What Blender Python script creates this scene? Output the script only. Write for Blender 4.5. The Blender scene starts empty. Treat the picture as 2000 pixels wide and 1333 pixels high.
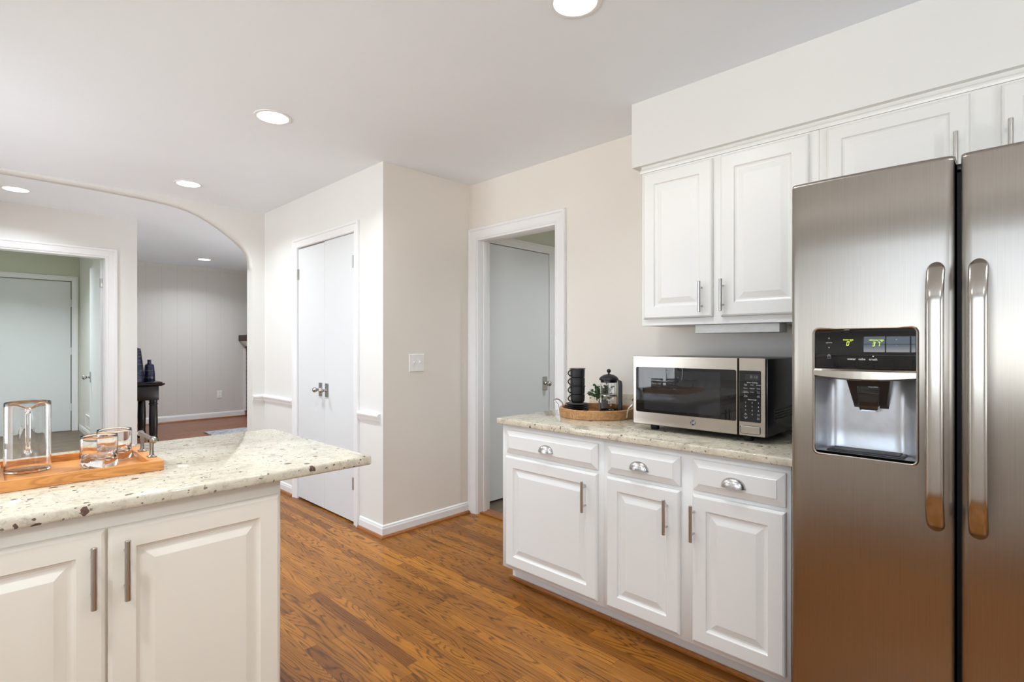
import bpy, bmesh, math, random
from mathutils import Vector, Matrix, noise as mnoise
random.seed(7)
PI = math.pi
SC = bpy.context.scene
COL = SC.collection

# ------------------------------------------------------------------ camera
H = 1.27                       # eye height
cam_d = bpy.data.cameras.new('camera')
cam_d.lens = 36.0 * 1029.5 / 2000.0
cam_d.sensor_width = 36.0
cam_d.shift_y = 6.9 / 2000.0
cam_d.clip_start = 0.02
cam = bpy.data.objects.new('camera', cam_d)
cam.location = (0, 0, H)
cam.rotation_euler = (PI / 2, 0, -0.80033)
COL.objects.link(cam)
SC.camera = cam

# ------------------------------------------------------------------ world, exposure
SKY = 5.0
LAMP = 8.5
w = bpy.data.worlds.new('sky')
SC.world = w
w.use_nodes = True
bg = w.node_tree.nodes['Background']
# blue-white sky above the horizon, brighter glow below it added to lift the ceiling
_tc = w.node_tree.nodes.new('ShaderNodeTexCoord')
_sp = w.node_tree.nodes.new('ShaderNodeSeparateXYZ')
_rp = w.node_tree.nodes.new('ShaderNodeValToRGB')
_mr = w.node_tree.nodes.new('ShaderNodeMapRange')
_mr.inputs[1].default_value = -1.0
w.node_tree.links.new(_tc.outputs['Generated'], _sp.inputs[0])
w.node_tree.links.new(_sp.outputs[2], _mr.inputs[0])
w.node_tree.links.new(_mr.outputs[0], _rp.inputs[0])
_rp.color_ramp.elements[0].position = 0.48
_rp.color_ramp.elements[0].color = (0.93, 0.97, 1.0, 1)
_rp.color_ramp.elements[1].position = 0.53
_rp.color_ramp.elements[1].color = (0.42, 0.50, 0.60, 1)
w.node_tree.links.new(_rp.outputs[0], bg.inputs[0])
bg.inputs[1].default_value = SKY
SC.view_settings.view_transform = 'Standard'
SC.view_settings.look = 'None'
SC.view_settings.gamma = 1.0
SC.view_settings.use_curve_mapping = False
SC.view_settings.exposure = 0.63
cy = SC.cycles
cy.max_bounces = 16
cy.diffuse_bounces = 8
cy.glossy_bounces = 6
cy.transmission_bounces = 12
cy.transparent_max_bounces = 12
cy.sample_clamp_indirect = 6.0
cy.use_denoising = True


def portal(name, loc, rot, sx, sy):
    l = bpy.data.lights.new(name, 'AREA')
    l.shape = 'RECTANGLE'
    l.size = sx
    l.size_y = sy
    l.cycles.is_portal = True
    o = bpy.data.objects.new(name, l)
    o.location = loc
    o.rotation_euler = rot
    COL.objects.link(o)


# windows in the west wall (behind the camera's left shoulder) and an added one in the south wall
WIN_K = (-1.2, 0.95, 0.98, 2.16)      # y0, y1, z0, z1
WIN_D = (2.85, 4.65, 0.30, 2.10)
WIN_S = (-0.9, 0.9, 0.85, 2.10)        # x0, x1, z0, z1 in the south wall; window added for its light
WX, SY = -1.42, -2.4
for n, (a, b, c, d) in (('kitchen_daylight', WIN_K), ('dining_daylight', WIN_D)):
    portal(n, (WX - 0.13, (a + b) / 2, (c + d) / 2), (0, -PI / 2, 0), d - c, b - a)
portal('added_south_daylight', ((WIN_S[0] + WIN_S[1]) / 2, SY - 0.13, (WIN_S[2] + WIN_S[3]) / 2), (PI / 2, 0, 0),
       WIN_S[1] - WIN_S[0], WIN_S[3] - WIN_S[2])

# ------------------------------------------------------------------ materials


def new_mat(name):
    m = bpy.data.materials.new(name)
    m.use_nodes = True
    nt = m.node_tree
    return m, nt, nt.nodes['Principled BSDF']


def srgb(r, g, b):
    f = lambda c: (c / 255 / 12.92) if c / 255 <= 0.04045 else ((c / 255 + 0.055) / 1.055) ** 2.4
    return (f(r), f(g), f(b), 1)


class NG:
    """tiny node helper"""

    def __init__(s, nt):
        s.nt = nt

    def n(s, t, **kw):
        x = s.nt.nodes.new(t)
        for k, v in kw.items():
            setattr(x, k, v)
        return x

    def set(s, sock, v):
        if hasattr(v, 'is_linked') or hasattr(v, 'links'):
            s.nt.links.new(v, sock)
        else:
            sock.default_value = v

    def m(s, op, a, b=0.0, c=0.0):
        x = s.n('ShaderNodeMath', operation=op)
        s.set(x.inputs[0], a)
        s.set(x.inputs[1], b)
        s.set(x.inputs[2], c)
        return x.outputs[0]

    def xyz(s, a, b, c):
        x = s.n('ShaderNodeCombineXYZ')
        for i, v in enumerate((a, b, c)):
            s.set(x.inputs[i], v)
        return x.outputs[0]

    def noise(s, vec, scale=1.0, detail=2.0, rough=0.5, dist=0.0):
        x = s.n('ShaderNodeTexNoise')
        s.set(x.inputs['Vector'], vec)
        x.inputs['Scale'].default_value = scale
        x.inputs['Detail'].default_value = detail
        x.inputs['Roughness'].default_value = rough
        x.inputs['Distortion'].default_value = dist
        return x.outputs[0]

    def ramp(s, fac, stops):
        x = s.n('ShaderNodeValToRGB')
        s.set(x.inputs[0], fac)
        e = x.color_ramp.elements
        while len(e) < len(stops):
            e.new(0.5)
        for el, (p, c) in zip(e, stops):
            el.position = p
            el.color = c if len(c) == 4 else (*c, 1)
        return x.outputs[0]

    def mix(s, fac, a, b, mode='MIX'):
        x = s.n('ShaderNodeMix', data_type='RGBA', blend_type=mode)
        s.set(x.inputs[0], fac)
        s.set(x.inputs[6], a)
        s.set(x.inputs[7], b)
        return x.outputs[2]

    def coord(s, kind='Object'):
        return s.n('ShaderNodeTexCoord').outputs[kind]

    def geo(s):
        return s.n('ShaderNodeNewGeometry').outputs['Position']

    def sep(s, v):
        x = s.n('ShaderNodeSeparateXYZ')
        s.set(x.inputs[0], v)
        return x.outputs

    def bump(s, b, height, strength=0.2, dist=0.002):
        x = s.n('ShaderNodeBump')
        x.inputs['Strength'].default_value = strength
        x.inputs['Distance'].default_value = dist
        s.set(x.inputs['Height'], height)
        s.nt.links.new(x.outputs[0], b.inputs['Normal'])


def paint(name, col, rough=0.5, bump=0.05, scale=350):
    m, nt, b = new_mat(name)
    g = NG(nt)
    c = g.geo()
    n = g.noise(c, 1.3, 2)
    b.inputs['Roughness'].default_value = rough
    col2 = tuple(x * 0.97 for x in col[:3]) + (1,)
    nt.links.new(g.ramp(n, [(0.3, col2), (0.7, col)]), b.inputs['Base Color'])
    if bump:
        g.bump(b, g.noise(c, scale, 2), bump, 0.001)
    return m


def plain(name, col, rough=0.4, metal=0.0, **kw):
    m, nt, b = new_mat(name)
    g = NG(nt)
    n = g.noise(g.geo(), 40, 2)
    col2 = tuple(x * 0.93 for x in col[:3]) + (1,)
    nt.links.new(g.ramp(n, [(0.35, col2), (0.65, col)]), b.inputs['Base Color'])
    b.inputs['Roughness'].default_value = rough
    b.inputs['Metallic'].default_value = metal
    for k, v in kw.items():
        b.inputs[k].default_value = v
    return m


def emit(name, col, s):
    m, nt, b = new_mat(name)
    b.inputs['Base Color'].default_value = (0.02, 0.02, 0.02, 1)
    b.inputs['Emission Color'].default_value = col
    b.inputs['Emission Strength'].default_value = s
    return m


def oak_floor(name, axis, light, mid, dark, pw=0.057, pl=0.85, rough=0.27):
    m, nt, b = new_mat(name)
    g = NG(nt)
    p = g.sep(g.geo())
    u, v = (p[0], p[1]) if axis == 'Y' else (p[1], p[0])     # u across the boards, v along them
    iu = g.m('FLOOR', g.m('DIVIDE', u, pw))
    wn = g.n('ShaderNodeTexWhiteNoise', noise_dimensions='1D')
    g.set(wn.inputs['W'], iu)
    off = g.m('MULTIPLY', wn.outputs[0], pl * 3)
    vv = g.m('DIVIDE', g.m('ADD', v, off), pl)
    iv = g.m('FLOOR', vv)
    wn2 = g.n('ShaderNodeTexWhiteNoise', noise_dimensions='2D')
    g.set(wn2.inputs['Vector'], g.xyz(iu, iv, 0.0))
    rnd = wn2.outputs[0]
    rc = g.sep(wn2.outputs[1])
    shift = g.m('MULTIPLY', rnd, 60.0)
    # cathedral grain: contour lines of a stretched noise field
    gv = g.xyz(g.m('MULTIPLY', u, 10.0), g.m('MULTIPLY', v, 0.85), shift)
    field = g.noise(gv, 1.0, 2.0, 0.4, 0.3)
    freq = g.m('ADD', g.m('MULTIPLY', rc[1], 18.0), 20.0)
    fr = g.m('FRACT', g.m('MULTIPLY', field, freq))
    tri = g.m('ABSOLUTE', g.m('SUBTRACT', fr, 0.62))
    line = g.n('ShaderNodeMapRange')
    g.set(line.inputs[0], tri)
    line.inputs[1].default_value = 0.0
    line.inputs[2].default_value = 0.24
    line.inputs[3].default_value = 1.0
    line.inputs[4].default_value = 0.0
    fib = g.noise(g.xyz(g.m('MULTIPLY', u, 420.0), g.m('MULTIPLY', v, 9.0), shift), 1.0, 3, 0.6)
    fibm = g.n('ShaderNodeMapRange')
    g.set(fibm.inputs[0], fib)
    fibm.inputs[1].default_value = 0.35
    fibm.inputs[2].default_value = 0.7
    big = g.noise(g.xyz(g.m('MULTIPLY', u, 3.0), g.m('MULTIPLY', v, 0.9), 3.0), 1.0, 2)
    tone = g.m('ADD', g.m('MULTIPLY', rc[0], 0.75), g.m('MULTIPLY', big, 0.35))
    base = g.mix(tone, mid, light)
    lf = g.m('MULTIPLY', line.outputs[0], g.m('ADD', g.m('MULTIPLY', fibm.outputs[0], 0.55), 0.42))
    col = g.mix(lf, base, dark)
    col = g.mix(g.m('MULTIPLY', fibm.outputs[0], 0.28), col, dark)
    # seams
    fu = g.m('ABSOLUTE', g.m('SUBTRACT', g.m('FRACT', g.m('DIVIDE', u, pw)), 0.5))
    fv = g.m('ABSOLUTE', g.m('SUBTRACT', g.m('FRACT', vv), 0.5))
    seam = g.m('MAXIMUM', g.m('GREATER_THAN', fu, 0.487), g.m('GREATER_THAN', fv, 0.4988))
    col = g.mix(g.m('MULTIPLY', seam, 0.4), col, dark)
    nt.links.new(col, b.inputs['Base Color'])
    b.inputs['Roughness'].default_value = rough
    rr = g.m('ADD', g.m('MULTIPLY', fibm.outputs[0], 0.12), rough)
    nt.links.new(rr, b.inputs['Roughness'])
    b.inputs['Specular IOR Level'].default_value = 0.3
    h = g.m('SUBTRACT', g.m('MULTIPLY', lf, -0.4), seam)
    g.bump(b, h, 0.25, 0.0008)
    return m


def wood(name, light, dark, axis=0, rough=0.4, k=1.0):
    m, nt, b = new_mat(name)
    g = NG(nt)
    p = g.sep(g.coord('Object'))
    sc = [48.0 * k] * 3
    sc[axis] = 3.0 * k
    v = g.xyz(*[g.m('MULTIPLY', p[i], sc[i]) for i in range(3)])
    f = g.noise(v, 1.0, 4, 0.6, 0.8)
    fr = g.m('ABSOLUTE', g.m('SUBTRACT', g.m('MULTIPLY', g.m('FRACT', g.m('MULTIPLY', f, 8.0)), 2.0), 1.0))
    col = g.mix(g.m('MULTIPLY', fr, 0.85), light, dark)
    col = g.mix(g.m('MULTIPLY', g.noise(v, 0.3, 2), 0.6), col, light)
    nt.links.new(col, b.inputs['Base Color'])
    b.inputs['Roughness'].default_value = rough
    g.bump(b, fr, 0.06, 0.001)
    return m


def granite(name):
    m, nt, b = new_mat(name)
    g = NG(nt)
    c = g.geo()
    n1 = g.noise(c, 9, 5, 0.65, 1.2)
    base = g.ramp(n1, [(0.25, srgb(172, 165, 148)), (0.42, srgb(210, 200, 178)), (0.58, srgb(222, 213, 192)), (0.8, srgb(196, 178, 145))])
    n2 = g.noise(c, 60, 4, 0.7)
    base = g.mix(g.ramp(n2, [(0.52, (0, 0, 0)), (0.70, (0.55, 0.55, 0.55))]), base, srgb(150, 142, 128))
    # veins
    n3 = g.noise(c, 5, 5, 0.7, 1.5)
    vein = g.ramp(g.m('ABSOLUTE', g.m('SUBTRACT', n3, 0.5)), [(0.0, (0.34, 0.34, 0.34)), (0.02, (0, 0, 0))])
    base = g.mix(vein, base, srgb(158, 148, 134))
    # garnet and mica spots
    wob = g.n('ShaderNodeTexNoise')
    g.set(wob.inputs['Vector'], c)
    wob.inputs['Scale'].default_value = 45
    wv = g.n('ShaderNodeVectorMath', operation='MULTIPLY_ADD')
    g.set(wv.inputs[0], wob.outputs[1])
    wv.inputs[1].default_value = (0.022, 0.022, 0.022)
    g.set(wv.inputs[2], c)
    for scale, thr, keep, colr in ((23, 0.16, 0.70, srgb(84, 54, 47)), (42, 0.2, 0.70, srgb(92, 74, 64)), (95, 0.24, 0.74, srgb(124, 112, 98))):
        vo = g.n('ShaderNodeTexVoronoi')
        g.set(vo.inputs['Vector'], wv.outputs[0])
        vo.inputs['Scale'].default_value = scale
        rc = g.sep(vo.outputs['Color'])
        r = g.m('MULTIPLY', g.m('GREATER_THAN', rc[0], keep), g.m('MULTIPLY', rc[1], thr * 1.6))
        sp = g.m('GREATER_THAN', r, vo.outputs['Distance'])
        base = g.mix(g.m('MULTIPLY', sp, 0.9), base, colr)
    nt.links.new(base, b.inputs['Base Color'])
    b.inputs['Roughness'].default_value = 0.08
    b.inputs['Specular IOR Level'].default_value = 0.5
    return m


def steel(name, col, rough, vertical=True, aniso=0.0):
    m, nt, b = new_mat(name)
    g = NG(nt)
    p = g.sep(g.geo())
    if vertical:   # brushed lines run along z
        v = g.xyz(g.m('MULTIPLY', p[0], 900.0), g.m('MULTIPLY', p[1], 900.0), g.m('MULTIPLY', p[2], 6.0))
    else:
        v = g.xyz(g.m('MULTIPLY', p[0], 6.0), g.m('MULTIPLY', p[1], 6.0), g.m('MULTIPLY', p[2], 900.0))
    n = g.noise(v, 1.0, 2)
    c2 = tuple(x * 0.9 for x in col[:3]) + (1,)
    nt.links.new(g.ramp(n, [(0.3, c2), (0.7, col)]), b.inputs['Base Color'])
    b.inputs['Metallic'].default_value = 1.0
    b.inputs['Roughness'].default_value = rough
    rr = g.m('ADD', g.m('MULTIPLY', n, 0.06), rough - 0.03)
    nt.links.new(rr, b.inputs['Roughness'])
    if aniso:      # vertical brushing smears reflections sideways
        b.inputs['Anisotropic'].default_value = aniso
        nt.links.new(g.xyz(0.0, 1.0, 0.0), b.inputs['Tangent'])
    return m


def glass(name, rough=0.0, tint=(1, 1, 1, 1)):
    m, nt, b = new_mat(name)
    b.inputs['Base Color'].default_value = tint
    b.inputs['Roughness'].default_value = rough
    b.inputs['Transmission Weight'].default_value = 1.0
    b.inputs['IOR'].default_value = 1.46
    return m


def pane_glass(name):
    m, nt, b = new_mat(name)
    out = nt.nodes['Material Output']
    g = NG(nt)
    tr = g.n('ShaderNodeBsdfTransparent')
    gl = g.n('ShaderNodeBsdfGlossy')
    gl.inputs['Roughness'].default_value = 0.0
    fr = g.n('ShaderNodeFresnel')
    fr.inputs[0].default_value = 1.25
    mx = g.n('ShaderNodeMixShader')
    nt.links.new(fr.outputs[0], mx.inputs[0])
    nt.links.new(tr.outputs[0], mx.inputs[1])
    nt.links.new(gl.outputs[0], mx.inputs[2])
    nt.links.new(mx.outputs[0], out.inputs[0])
    return m


def tile_mat(name, c1, c2, grout, size=0.305):
    m, nt, b = new_mat(name)
    g = NG(nt)
    p = g.sep(g.geo())
    fx = g.m('ABSOLUTE', g.m('SUBTRACT', g.m('FRACT', g.m('DIVIDE', p[0], size)), 0.5))
    fy = g.m('ABSOLUTE', g.m('SUBTRACT', g.m('FRACT', g.m('DIVIDE', p[1], size)), 0.5))
    gr = g.m('MAXIMUM', g.m('GREATER_THAN', fx, 0.488), g.m('GREATER_THAN', fy, 0.488))
    n = g.noise(g.geo(), 7, 5, 0.65)
    col = g.mix(g.m('MULTIPLY', gr, 0.6), g.ramp(n, [(0.3, c1), (0.7, c2)]), grout)
    nt.links.new(col, b.inputs['Base Color'])
    b.inputs['Roughness'].default_value = 0.45
    g.bump(b, g.m('SUBTRACT', n, gr), 0.3, 0.002)
    return m


def brick_mat(name):
    m, nt, b = new_mat(name)
    g = NG(nt)
    p = g.sep(g.geo())
    t = g.n('ShaderNodeTexBrick')
    g.set(t.inputs['Vector'], g.xyz(p[1], p[2], 0.0))
    t.inputs['Color1'].default_value = srgb(120, 62, 46)
    t.inputs['Color2'].default_value = srgb(92, 48, 38)
    t.inputs['Mortar'].default_value = srgb(150, 140, 128)
    t.inputs['Scale'].default_value = 1.0
    t.inputs['Brick Width'].default_value = 0.2
    t.inputs['Row Height'].default_value = 0.067
    t.inputs['Mortar Size'].default_value = 0.006
    nt.links.new(t.outputs[0], b.inputs['Base Color'])
    b.inputs['Roughness'].default_value = 0.85
    g.bump(b, t.outputs['Fac'], -0.5, 0.004)
    return m


def rug_mat(name):
    m, nt, b = new_mat(name)
    g = NG(nt)
    c = g.geo()
    n = g.noise(c, 5, 5, 0.7, 2.5)
    nt.links.new(g.ramp(n, [(0.3, srgb(70, 76, 92)), (0.45, srgb(196, 196, 200)), (0.6, srgb(128, 132, 144)), (0.75, srgb(214, 210, 204))]), b.inputs['Base Color'])
    b.inputs['Roughness'].default_value = 0.95
    g.bump(b, g.noise(c, 400, 2), 0.6, 0.003)
    return m


def panel_mat(name, col):
    """painted vertical board panelling: shallow grooves every 20 cm"""
    m, nt, b = new_mat(name)
    g = NG(nt)
    p = g.sep(g.geo())
    fx = g.m('ABSOLUTE', g.m('SUBTRACT', g.m('FRACT', g.m('DIVIDE', p[0], 0.2)), 0.5))
    gr = g.m('GREATER_THAN', fx, 0.488)
    nt.links.new(g.mix(g.m('MULTIPLY', gr, 0.3), col, (col[0] * .6, col[1] * .6, col[2] * .6, 1)), b.inputs['Base Color'])
    b.inputs['Roughness'].default_value = 0.5
    g.bump(b, gr, -0.4, 0.003)
    return m


def ribbed_glaze(name):
    m, nt, b = new_mat(name)
    g = NG(nt)
    p = g.sep(g.coord('Object'))
    n = g.noise(g.xyz(g.m('MULTIPLY', p[0], 12.0), g.m('MULTIPLY', p[1], 12.0), g.m('MULTIPLY', p[2], 120.0)), 1.0, 2)
    nt.links.new(g.ramp(n, [(0.3, srgb(10, 16, 34)), (0.52, srgb(24, 38, 74)), (0.7, srgb(96, 84, 60))]), b.inputs['Base Color'])
    b.inputs['Roughness'].default_value = 0.12
    g.bump(b, n, 0.3, 0.003)
    return m


M = {}
M['wall'] = paint('warm_grey_wall_paint', srgb(230, 224, 215), 0.55, 0.04)
M['wallw'] = paint('off_white_wall_paint', srgb(228, 227, 223), 0.5, 0.04)
M['ceil'] = paint('ceiling_paint', srgb(238, 244, 250), 0.8, 0.05)
M['hallwall'] = paint('sage_wall_paint', srgb(208, 210, 192), 0.6, 0.04)
M['trim'] = paint('white_trim_enamel', srgb(236, 236, 236), 0.28, 0.0)
M['door'] = paint('white_door_enamel', srgb(222, 225, 226), 0.35, 0.02, 120)
M['cab'] = paint('white_cabinet_enamel', srgb(232, 231, 227), 0.3, 0.015, 200)
M['cream'] = paint('cream_cabinet_enamel', srgb(240, 232, 216), 0.3, 0.015, 200)
M['cabin'] = paint('cabinet_interior', srgb(205, 203, 198), 0.5, 0.0)
M['granite'] = granite('cream_granite')
M['floor'] = oak_floor('oak_strip_floor', 'Y', srgb(186, 120, 40), srgb(116, 66, 21), srgb(32, 14, 4))
M['famfloor'] = oak_floor('reddish_oak_floor', 'X', srgb(166, 106, 70), srgb(128, 76, 48), srgb(66, 34, 20))
M['shoe'] = wood('oak_shoe_moulding', srgb(160, 100, 48), srgb(104, 60, 26), 1, 0.35)
M['steel'] = steel('brushed_stainless', (0.40, 0.362, 0.318, 1), 0.3, aniso=0.85)
M['steelh'] = steel('brushed_stainless_horizontal', (0.52, 0.475, 0.42, 1), 0.24, False)
M['handle_steel'] = steel('satin_handle_steel', (0.50, 0.465, 0.42, 1), 0.2)
M['nickel'] = steel('satin_nickel', (0.60, 0.585, 0.56, 1), 0.28)
M['knob'] = plain('polished_nickel', (0.5, 0.49, 0.48, 1), 0.14, 1.0)
M['bronze'] = plain('aged_pewter', (0.36, 0.33, 0.29, 1), 0.3, 1.0)
M['black'] = plain('black_plastic', (0.012, 0.012, 0.013, 1), 0.4)
M['blackgloss'] = plain('black_glass', (0.006, 0.006, 0.007, 1), 0.0)
M['mattblack'] = plain('matt_black_glaze', (0.016, 0.016, 0.017, 1), 0.5)
M['gasket'] = plain('dark_rubber_gasket', (0.012, 0.013, 0.018, 1), 0.5)
M['mwbody'] = plain('dark_painted_steel', (0.018, 0.018, 0.02, 1), 0.25)
M['mwscreen'] = plain('smoked_oven_screen', (0.02, 0.021, 0.024, 1), 0.0)
M['recess'] = plain('grey_metallic_plastic', (0.56, 0.57, 0.59, 1), 0.28, 0.7)
M['glass'] = glass('clear_glass')
M['pane'] = pane_glass('window_glass')
M['acacia'] = wood('acacia_wood', srgb(192, 144, 92), srgb(132, 86, 48), 0, 0.45, 0.3)
M['oaktray'] = wood('honey_wood', srgb(228, 158, 84), srgb(170, 94, 38), 0, 0.4, 0.7)
M['ebony'] = plain('black_lacquered_wood', (0.010, 0.009, 0.010, 1), 0.25)
M['mantel'] = wood('dark_mantel_wood', srgb(66, 34, 25), srgb(34, 18, 14), 1, 0.6)
M['brick'] = brick_mat('red_brick')
M['rug'] = rug_mat('grey_woven_rug')
M['tile'] = tile_mat('brown_slate_tile', srgb(86, 71, 57), srgb(118, 99, 80), srgb(76, 66, 55))
M['panel'] = panel_mat('grey_board_panelling', srgb(214, 211, 206))
M['vase'] = ribbed_glaze('navy_ribbed_glaze')
M['leaf'] = plain('leaf_green', srgb(62, 92, 56), 0.5)
M['stem'] = plain('stem_green', srgb(70, 84, 50), 0.6)
M['pot'] = plain('grey_blue_pot', srgb(126, 134, 150), 0.5)
M['plate'] = plain('white_plastic', srgb(240, 239, 236), 0.35)
M['dark'] = plain('gap_shade', (0.01, 0.01, 0.01, 1), 0.9)  # near-black standing in for shade inside gaps and slots
M['lamp'] = emit('lamp_diffuser', (1.0, 0.97, 0.92, 1), 6.0)
M['led'] = emit('led_yellow_green', (0.75, 1.0, 0.03, 1), 0.9)
M['ledwhite'] = emit('led_white', (0.9, 1.0, 0.75, 1), 1.3)
M['ink'] = plain('white_lettering', srgb(205, 207, 208), 0.5)
M['inkgrey'] = plain('grey_lettering', srgb(120, 122, 120), 0.5)
M['curtain'] = plain('white_curtain', srgb(235, 235, 235), 0.8)

# ------------------------------------------------------------------ mesh builder


class MB:
    def __init__(s):
        s.bm = bmesh.new()

    def face(s, vs, sm=False):
        try:
            f = s.bm.faces.new(vs)
            f.smooth = sm
            return f
        except ValueError:
            return None

    def v(s, p):
        return s.bm.verts.new(p)

    def box(s, x0, x1, y0, y1, z0, z1, bev=0.0, seg=2, T=None):
        if x0 > x1: x0, x1 = x1, x0
        if y0 > y1: y0, y1 = y1, y0
        if z0 > z1: z0, z1 = z1, z0
        tmp = bmesh.new()
        vs = [tmp.verts.new((x, y, z)) for x in (x0, x1) for y in (y0, y1) for z in (z0, z1)]
        for q in ((0, 1, 3, 2), (4, 6, 7, 5), (0, 4, 5, 1), (2, 3, 7, 6), (0, 2, 6, 4), (1, 5, 7, 3)):
            tmp.faces.new([vs[i] for i in q])
        if bev > 0:
            bmesh.ops.bevel(tmp, geom=list(tmp.edges), offset=min(bev, (x1 - x0) * .45, (y1 - y0) * .45, (z1 - z0) * .45),
                            segments=seg, profile=0.5, affect='EDGES')
            for f in tmp.faces: f.smooth = True
        s.absorb(tmp, T)
        return s

    def absorb(s, tmp, T=None):
        mp = {}
        for v in tmp.verts:
            p = v.co if T is None else T(v.co)
            mp[v] = s.bm.verts.new(p)
        for f in tmp.faces:
            nf = s.face([mp[v] for v in f.verts])
            if nf: nf.smooth = f.smooth
        tmp.free()

    def loops(s, loops, closed=True, cap0=True, cap1=True, sm=False, T=None):
        """bridge a list of equal-length point loops"""
        T = T or (lambda p: p)
        L = [[s.v(T(Vector(p))) for p in lp] for lp in loops]
        n = len(L[0])
        for a, b in zip(L, L[1:]):
            for i in range(n if closed else n - 1):
                j = (i + 1) % n
                s.face([a[i], a[j], b[j], b[i]], sm)
        if cap0 and closed: s.face(list(reversed(L[0])))
        if cap1 and closed: s.face(L[-1])
        return s

    def lathe(s, prof, c=(0, 0, 0), n=32, axis='z', cap0=False, cap1=False, T=None):
        """prof: list of (radius, height); zero radii collapse to a point"""
        T = T or (lambda p: p)
        c = Vector(c)

        def pt(r, h, a):
            q = (r * math.cos(a), r * math.sin(a), h)
            if axis == 'x': q = (h, q[0], q[1])
            if axis == 'y': q = (q[0], h, q[1])
            return T(Vector(q) + c)
        rings = []
        for r, h in prof:
            if r < 1e-6:
                rings.append([s.v(pt(0, h, 0))])
            else:
                rings.append([s.v(pt(r, h, 2 * PI * i / n)) for i in range(n)])
        for a, b in zip(rings, rings[1:]):
            if len(a) == 1 and len(b) == 1: continue
            for i in range(n):
                j = (i + 1) % n
                if len(a) == 1: s.face([a[0], b[j], b[i]], True)
                elif len(b) == 1: s.face([a[i], a[j], b[0]], True)
                else: s.face([a[i], a[j], b[j], b[i]], True)
        if cap0 and len(rings[0]) > 1: s.face(list(reversed(rings[0])))
        if cap1 and len(rings[-1]) > 1: s.face(rings[-1])
        return s

    def tube(s, pts, r, n=10, closed=False, cap=True, T=None):
        T = T or (lambda p: p)
        P = [T(Vector(p)) for p in pts]
        k = len(P)
        rr = r if isinstance(r, (list, tuple)) else [r] * k
        rings = []
        ref = None
        for i in range(k):
            if closed: d = P[(i + 1) % k] - P[i - 1]
            elif i == 0: d = P[1] - P[0]
            elif i == k - 1: d = P[-1] - P[-2]
            else: d = (P[i + 1] - P[i]).normalized() + (P[i] - P[i - 1]).normalized()
            d.normalize()
            if ref is None: ref = Vector((0, 0, 1)) if abs(d.z) < 0.9 else Vector((1, 0, 0))
            a = (ref - d * ref.dot(d)).normalized()
            ref = a
            b = d.cross(a)
            rings.append([s.v(P[i] + (a * math.cos(2 * PI * j / n) + b * math.sin(2 * PI * j / n)) * rr[i]) for j in range(n)])
        pairs = list(zip(rings, rings[1:])) + ([(rings[-1], rings[0])] if closed else [])
        for A, B in pairs:
            for j in range(n):
                q = (j + 1) % n
                s.face([A[j], A[q], B[q], B[j]], True)
        if cap and not closed:
            s.face(list(reversed(rings[0])))
            s.face(rings[-1])
        return s

    def sphere(s, c, r, n=16, sx=1, sy=1, sz=1):
        prof = [(r * math.sin(PI * i / n), -r * math.cos(PI * i / n)) for i in range(n + 1)]
        prof[0] = (0, -r); prof[-1] = (0, r)
        c = Vector(c)
        return s.lathe(prof, (0, 0, 0), n * 2, T=lambda p: Vector((p.x * sx, p.y * sy, p.z * sz)) + c)

    def text(s, body, size, T, align='CENTER', shear=0.0, extrude=0.0, bold=0.0):
        cu = bpy.data.curves.new('t', 'FONT')
        cu.body = body
        cu.size = size
        cu.align_x = align
        cu.align_y = 'CENTER'
        cu.shear = shear
        cu.extrude = extrude
        cu.offset = bold
        cu.resolution_u = 3
        o = bpy.data.objects.new('t', cu)
        COL.objects.link(o)
        dg = bpy.context.evaluated_depsgraph_get()
        me = bpy.data.meshes.new_from_object(o.evaluated_get(dg))
        tmp = bmesh.new()
        tmp.from_mesh(me)
        bpy.data.objects.remove(o)
        bpy.data.curves.remove(cu)
        bpy.data.meshes.remove(me)
        s.absorb(tmp, T)
        return s

    def build(s, name, mat, root=None, loc=None, normals=True, sharp=35, merge=False):
        bm = s.bm
        if merge: bmesh.ops.remove_doubles(bm, verts=list(bm.verts), dist=1e-6)
        if normals: bmesh.ops.recalc_face_normals(bm, faces=list(bm.faces))
        ca = math.radians(sharp)
        for e in bm.edges:
            if len(e.link_faces) == 2 and e.calc_face_angle(0) > ca: e.smooth = False
        if root is not None:
            off = world_origin(root)
        else:
            off = Vector(loc) if loc is not None else Vector((0, 0, 0))
        if off.length: bmesh.ops.translate(bm, verts=list(bm.verts), vec=-off)
        me = bpy.data.meshes.new(name)
        bm.to_mesh(me)
        bm.free()
        me.materials.append(M[mat])
        o = bpy.data.objects.new(name, me)
        COL.objects.link(o)
        if root is not None: o.parent = root
        else: o.location = off
        return o


def world_origin(o):
    v = Vector((0, 0, 0))
    while o is not None:
        v += o.location
        o = o.parent
    return v


def tag(o, label, cat, group=None, kind=None):
    o['label'] = label
    o['category'] = cat
    if group: o['group'] = group
    if kind: o['kind'] = kind
    return o


def thing(name, label, cat, loc, group=None, kind=None):
    o = bpy.data.objects.new(name, None)
    o.empty_display_size = 0.05
    o.location = loc
    COL.objects.link(o)
    return tag(o, label, cat, group, kind)


def struct(o, label, cat):
    return tag(o, label, cat, kind='structure')


def copy_thing(src, loc, label, group=None):
    c = src.copy()
    COL.objects.link(c)
    c.location = loc
    c['label'] = label
    if group: c['group'] = group
    for ch in list(src.children):
        d = ch.copy()
        COL.objects.link(d)
        d.parent = c
        for g2 in list(ch.children):
            e = g2.copy()
            COL.objects.link(e)
            e.parent = d
    return c


def EAST(X):      # a along +y (world), b up, n towards -x
    return lambda p: Vector((X - p[2], p[0], p[1]))


def SOUTH(Y):     # surface facing -y: a along +x, b up, n towards -y
    return lambda p: Vector((p[0], Y - p[2], p[1]))


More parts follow.
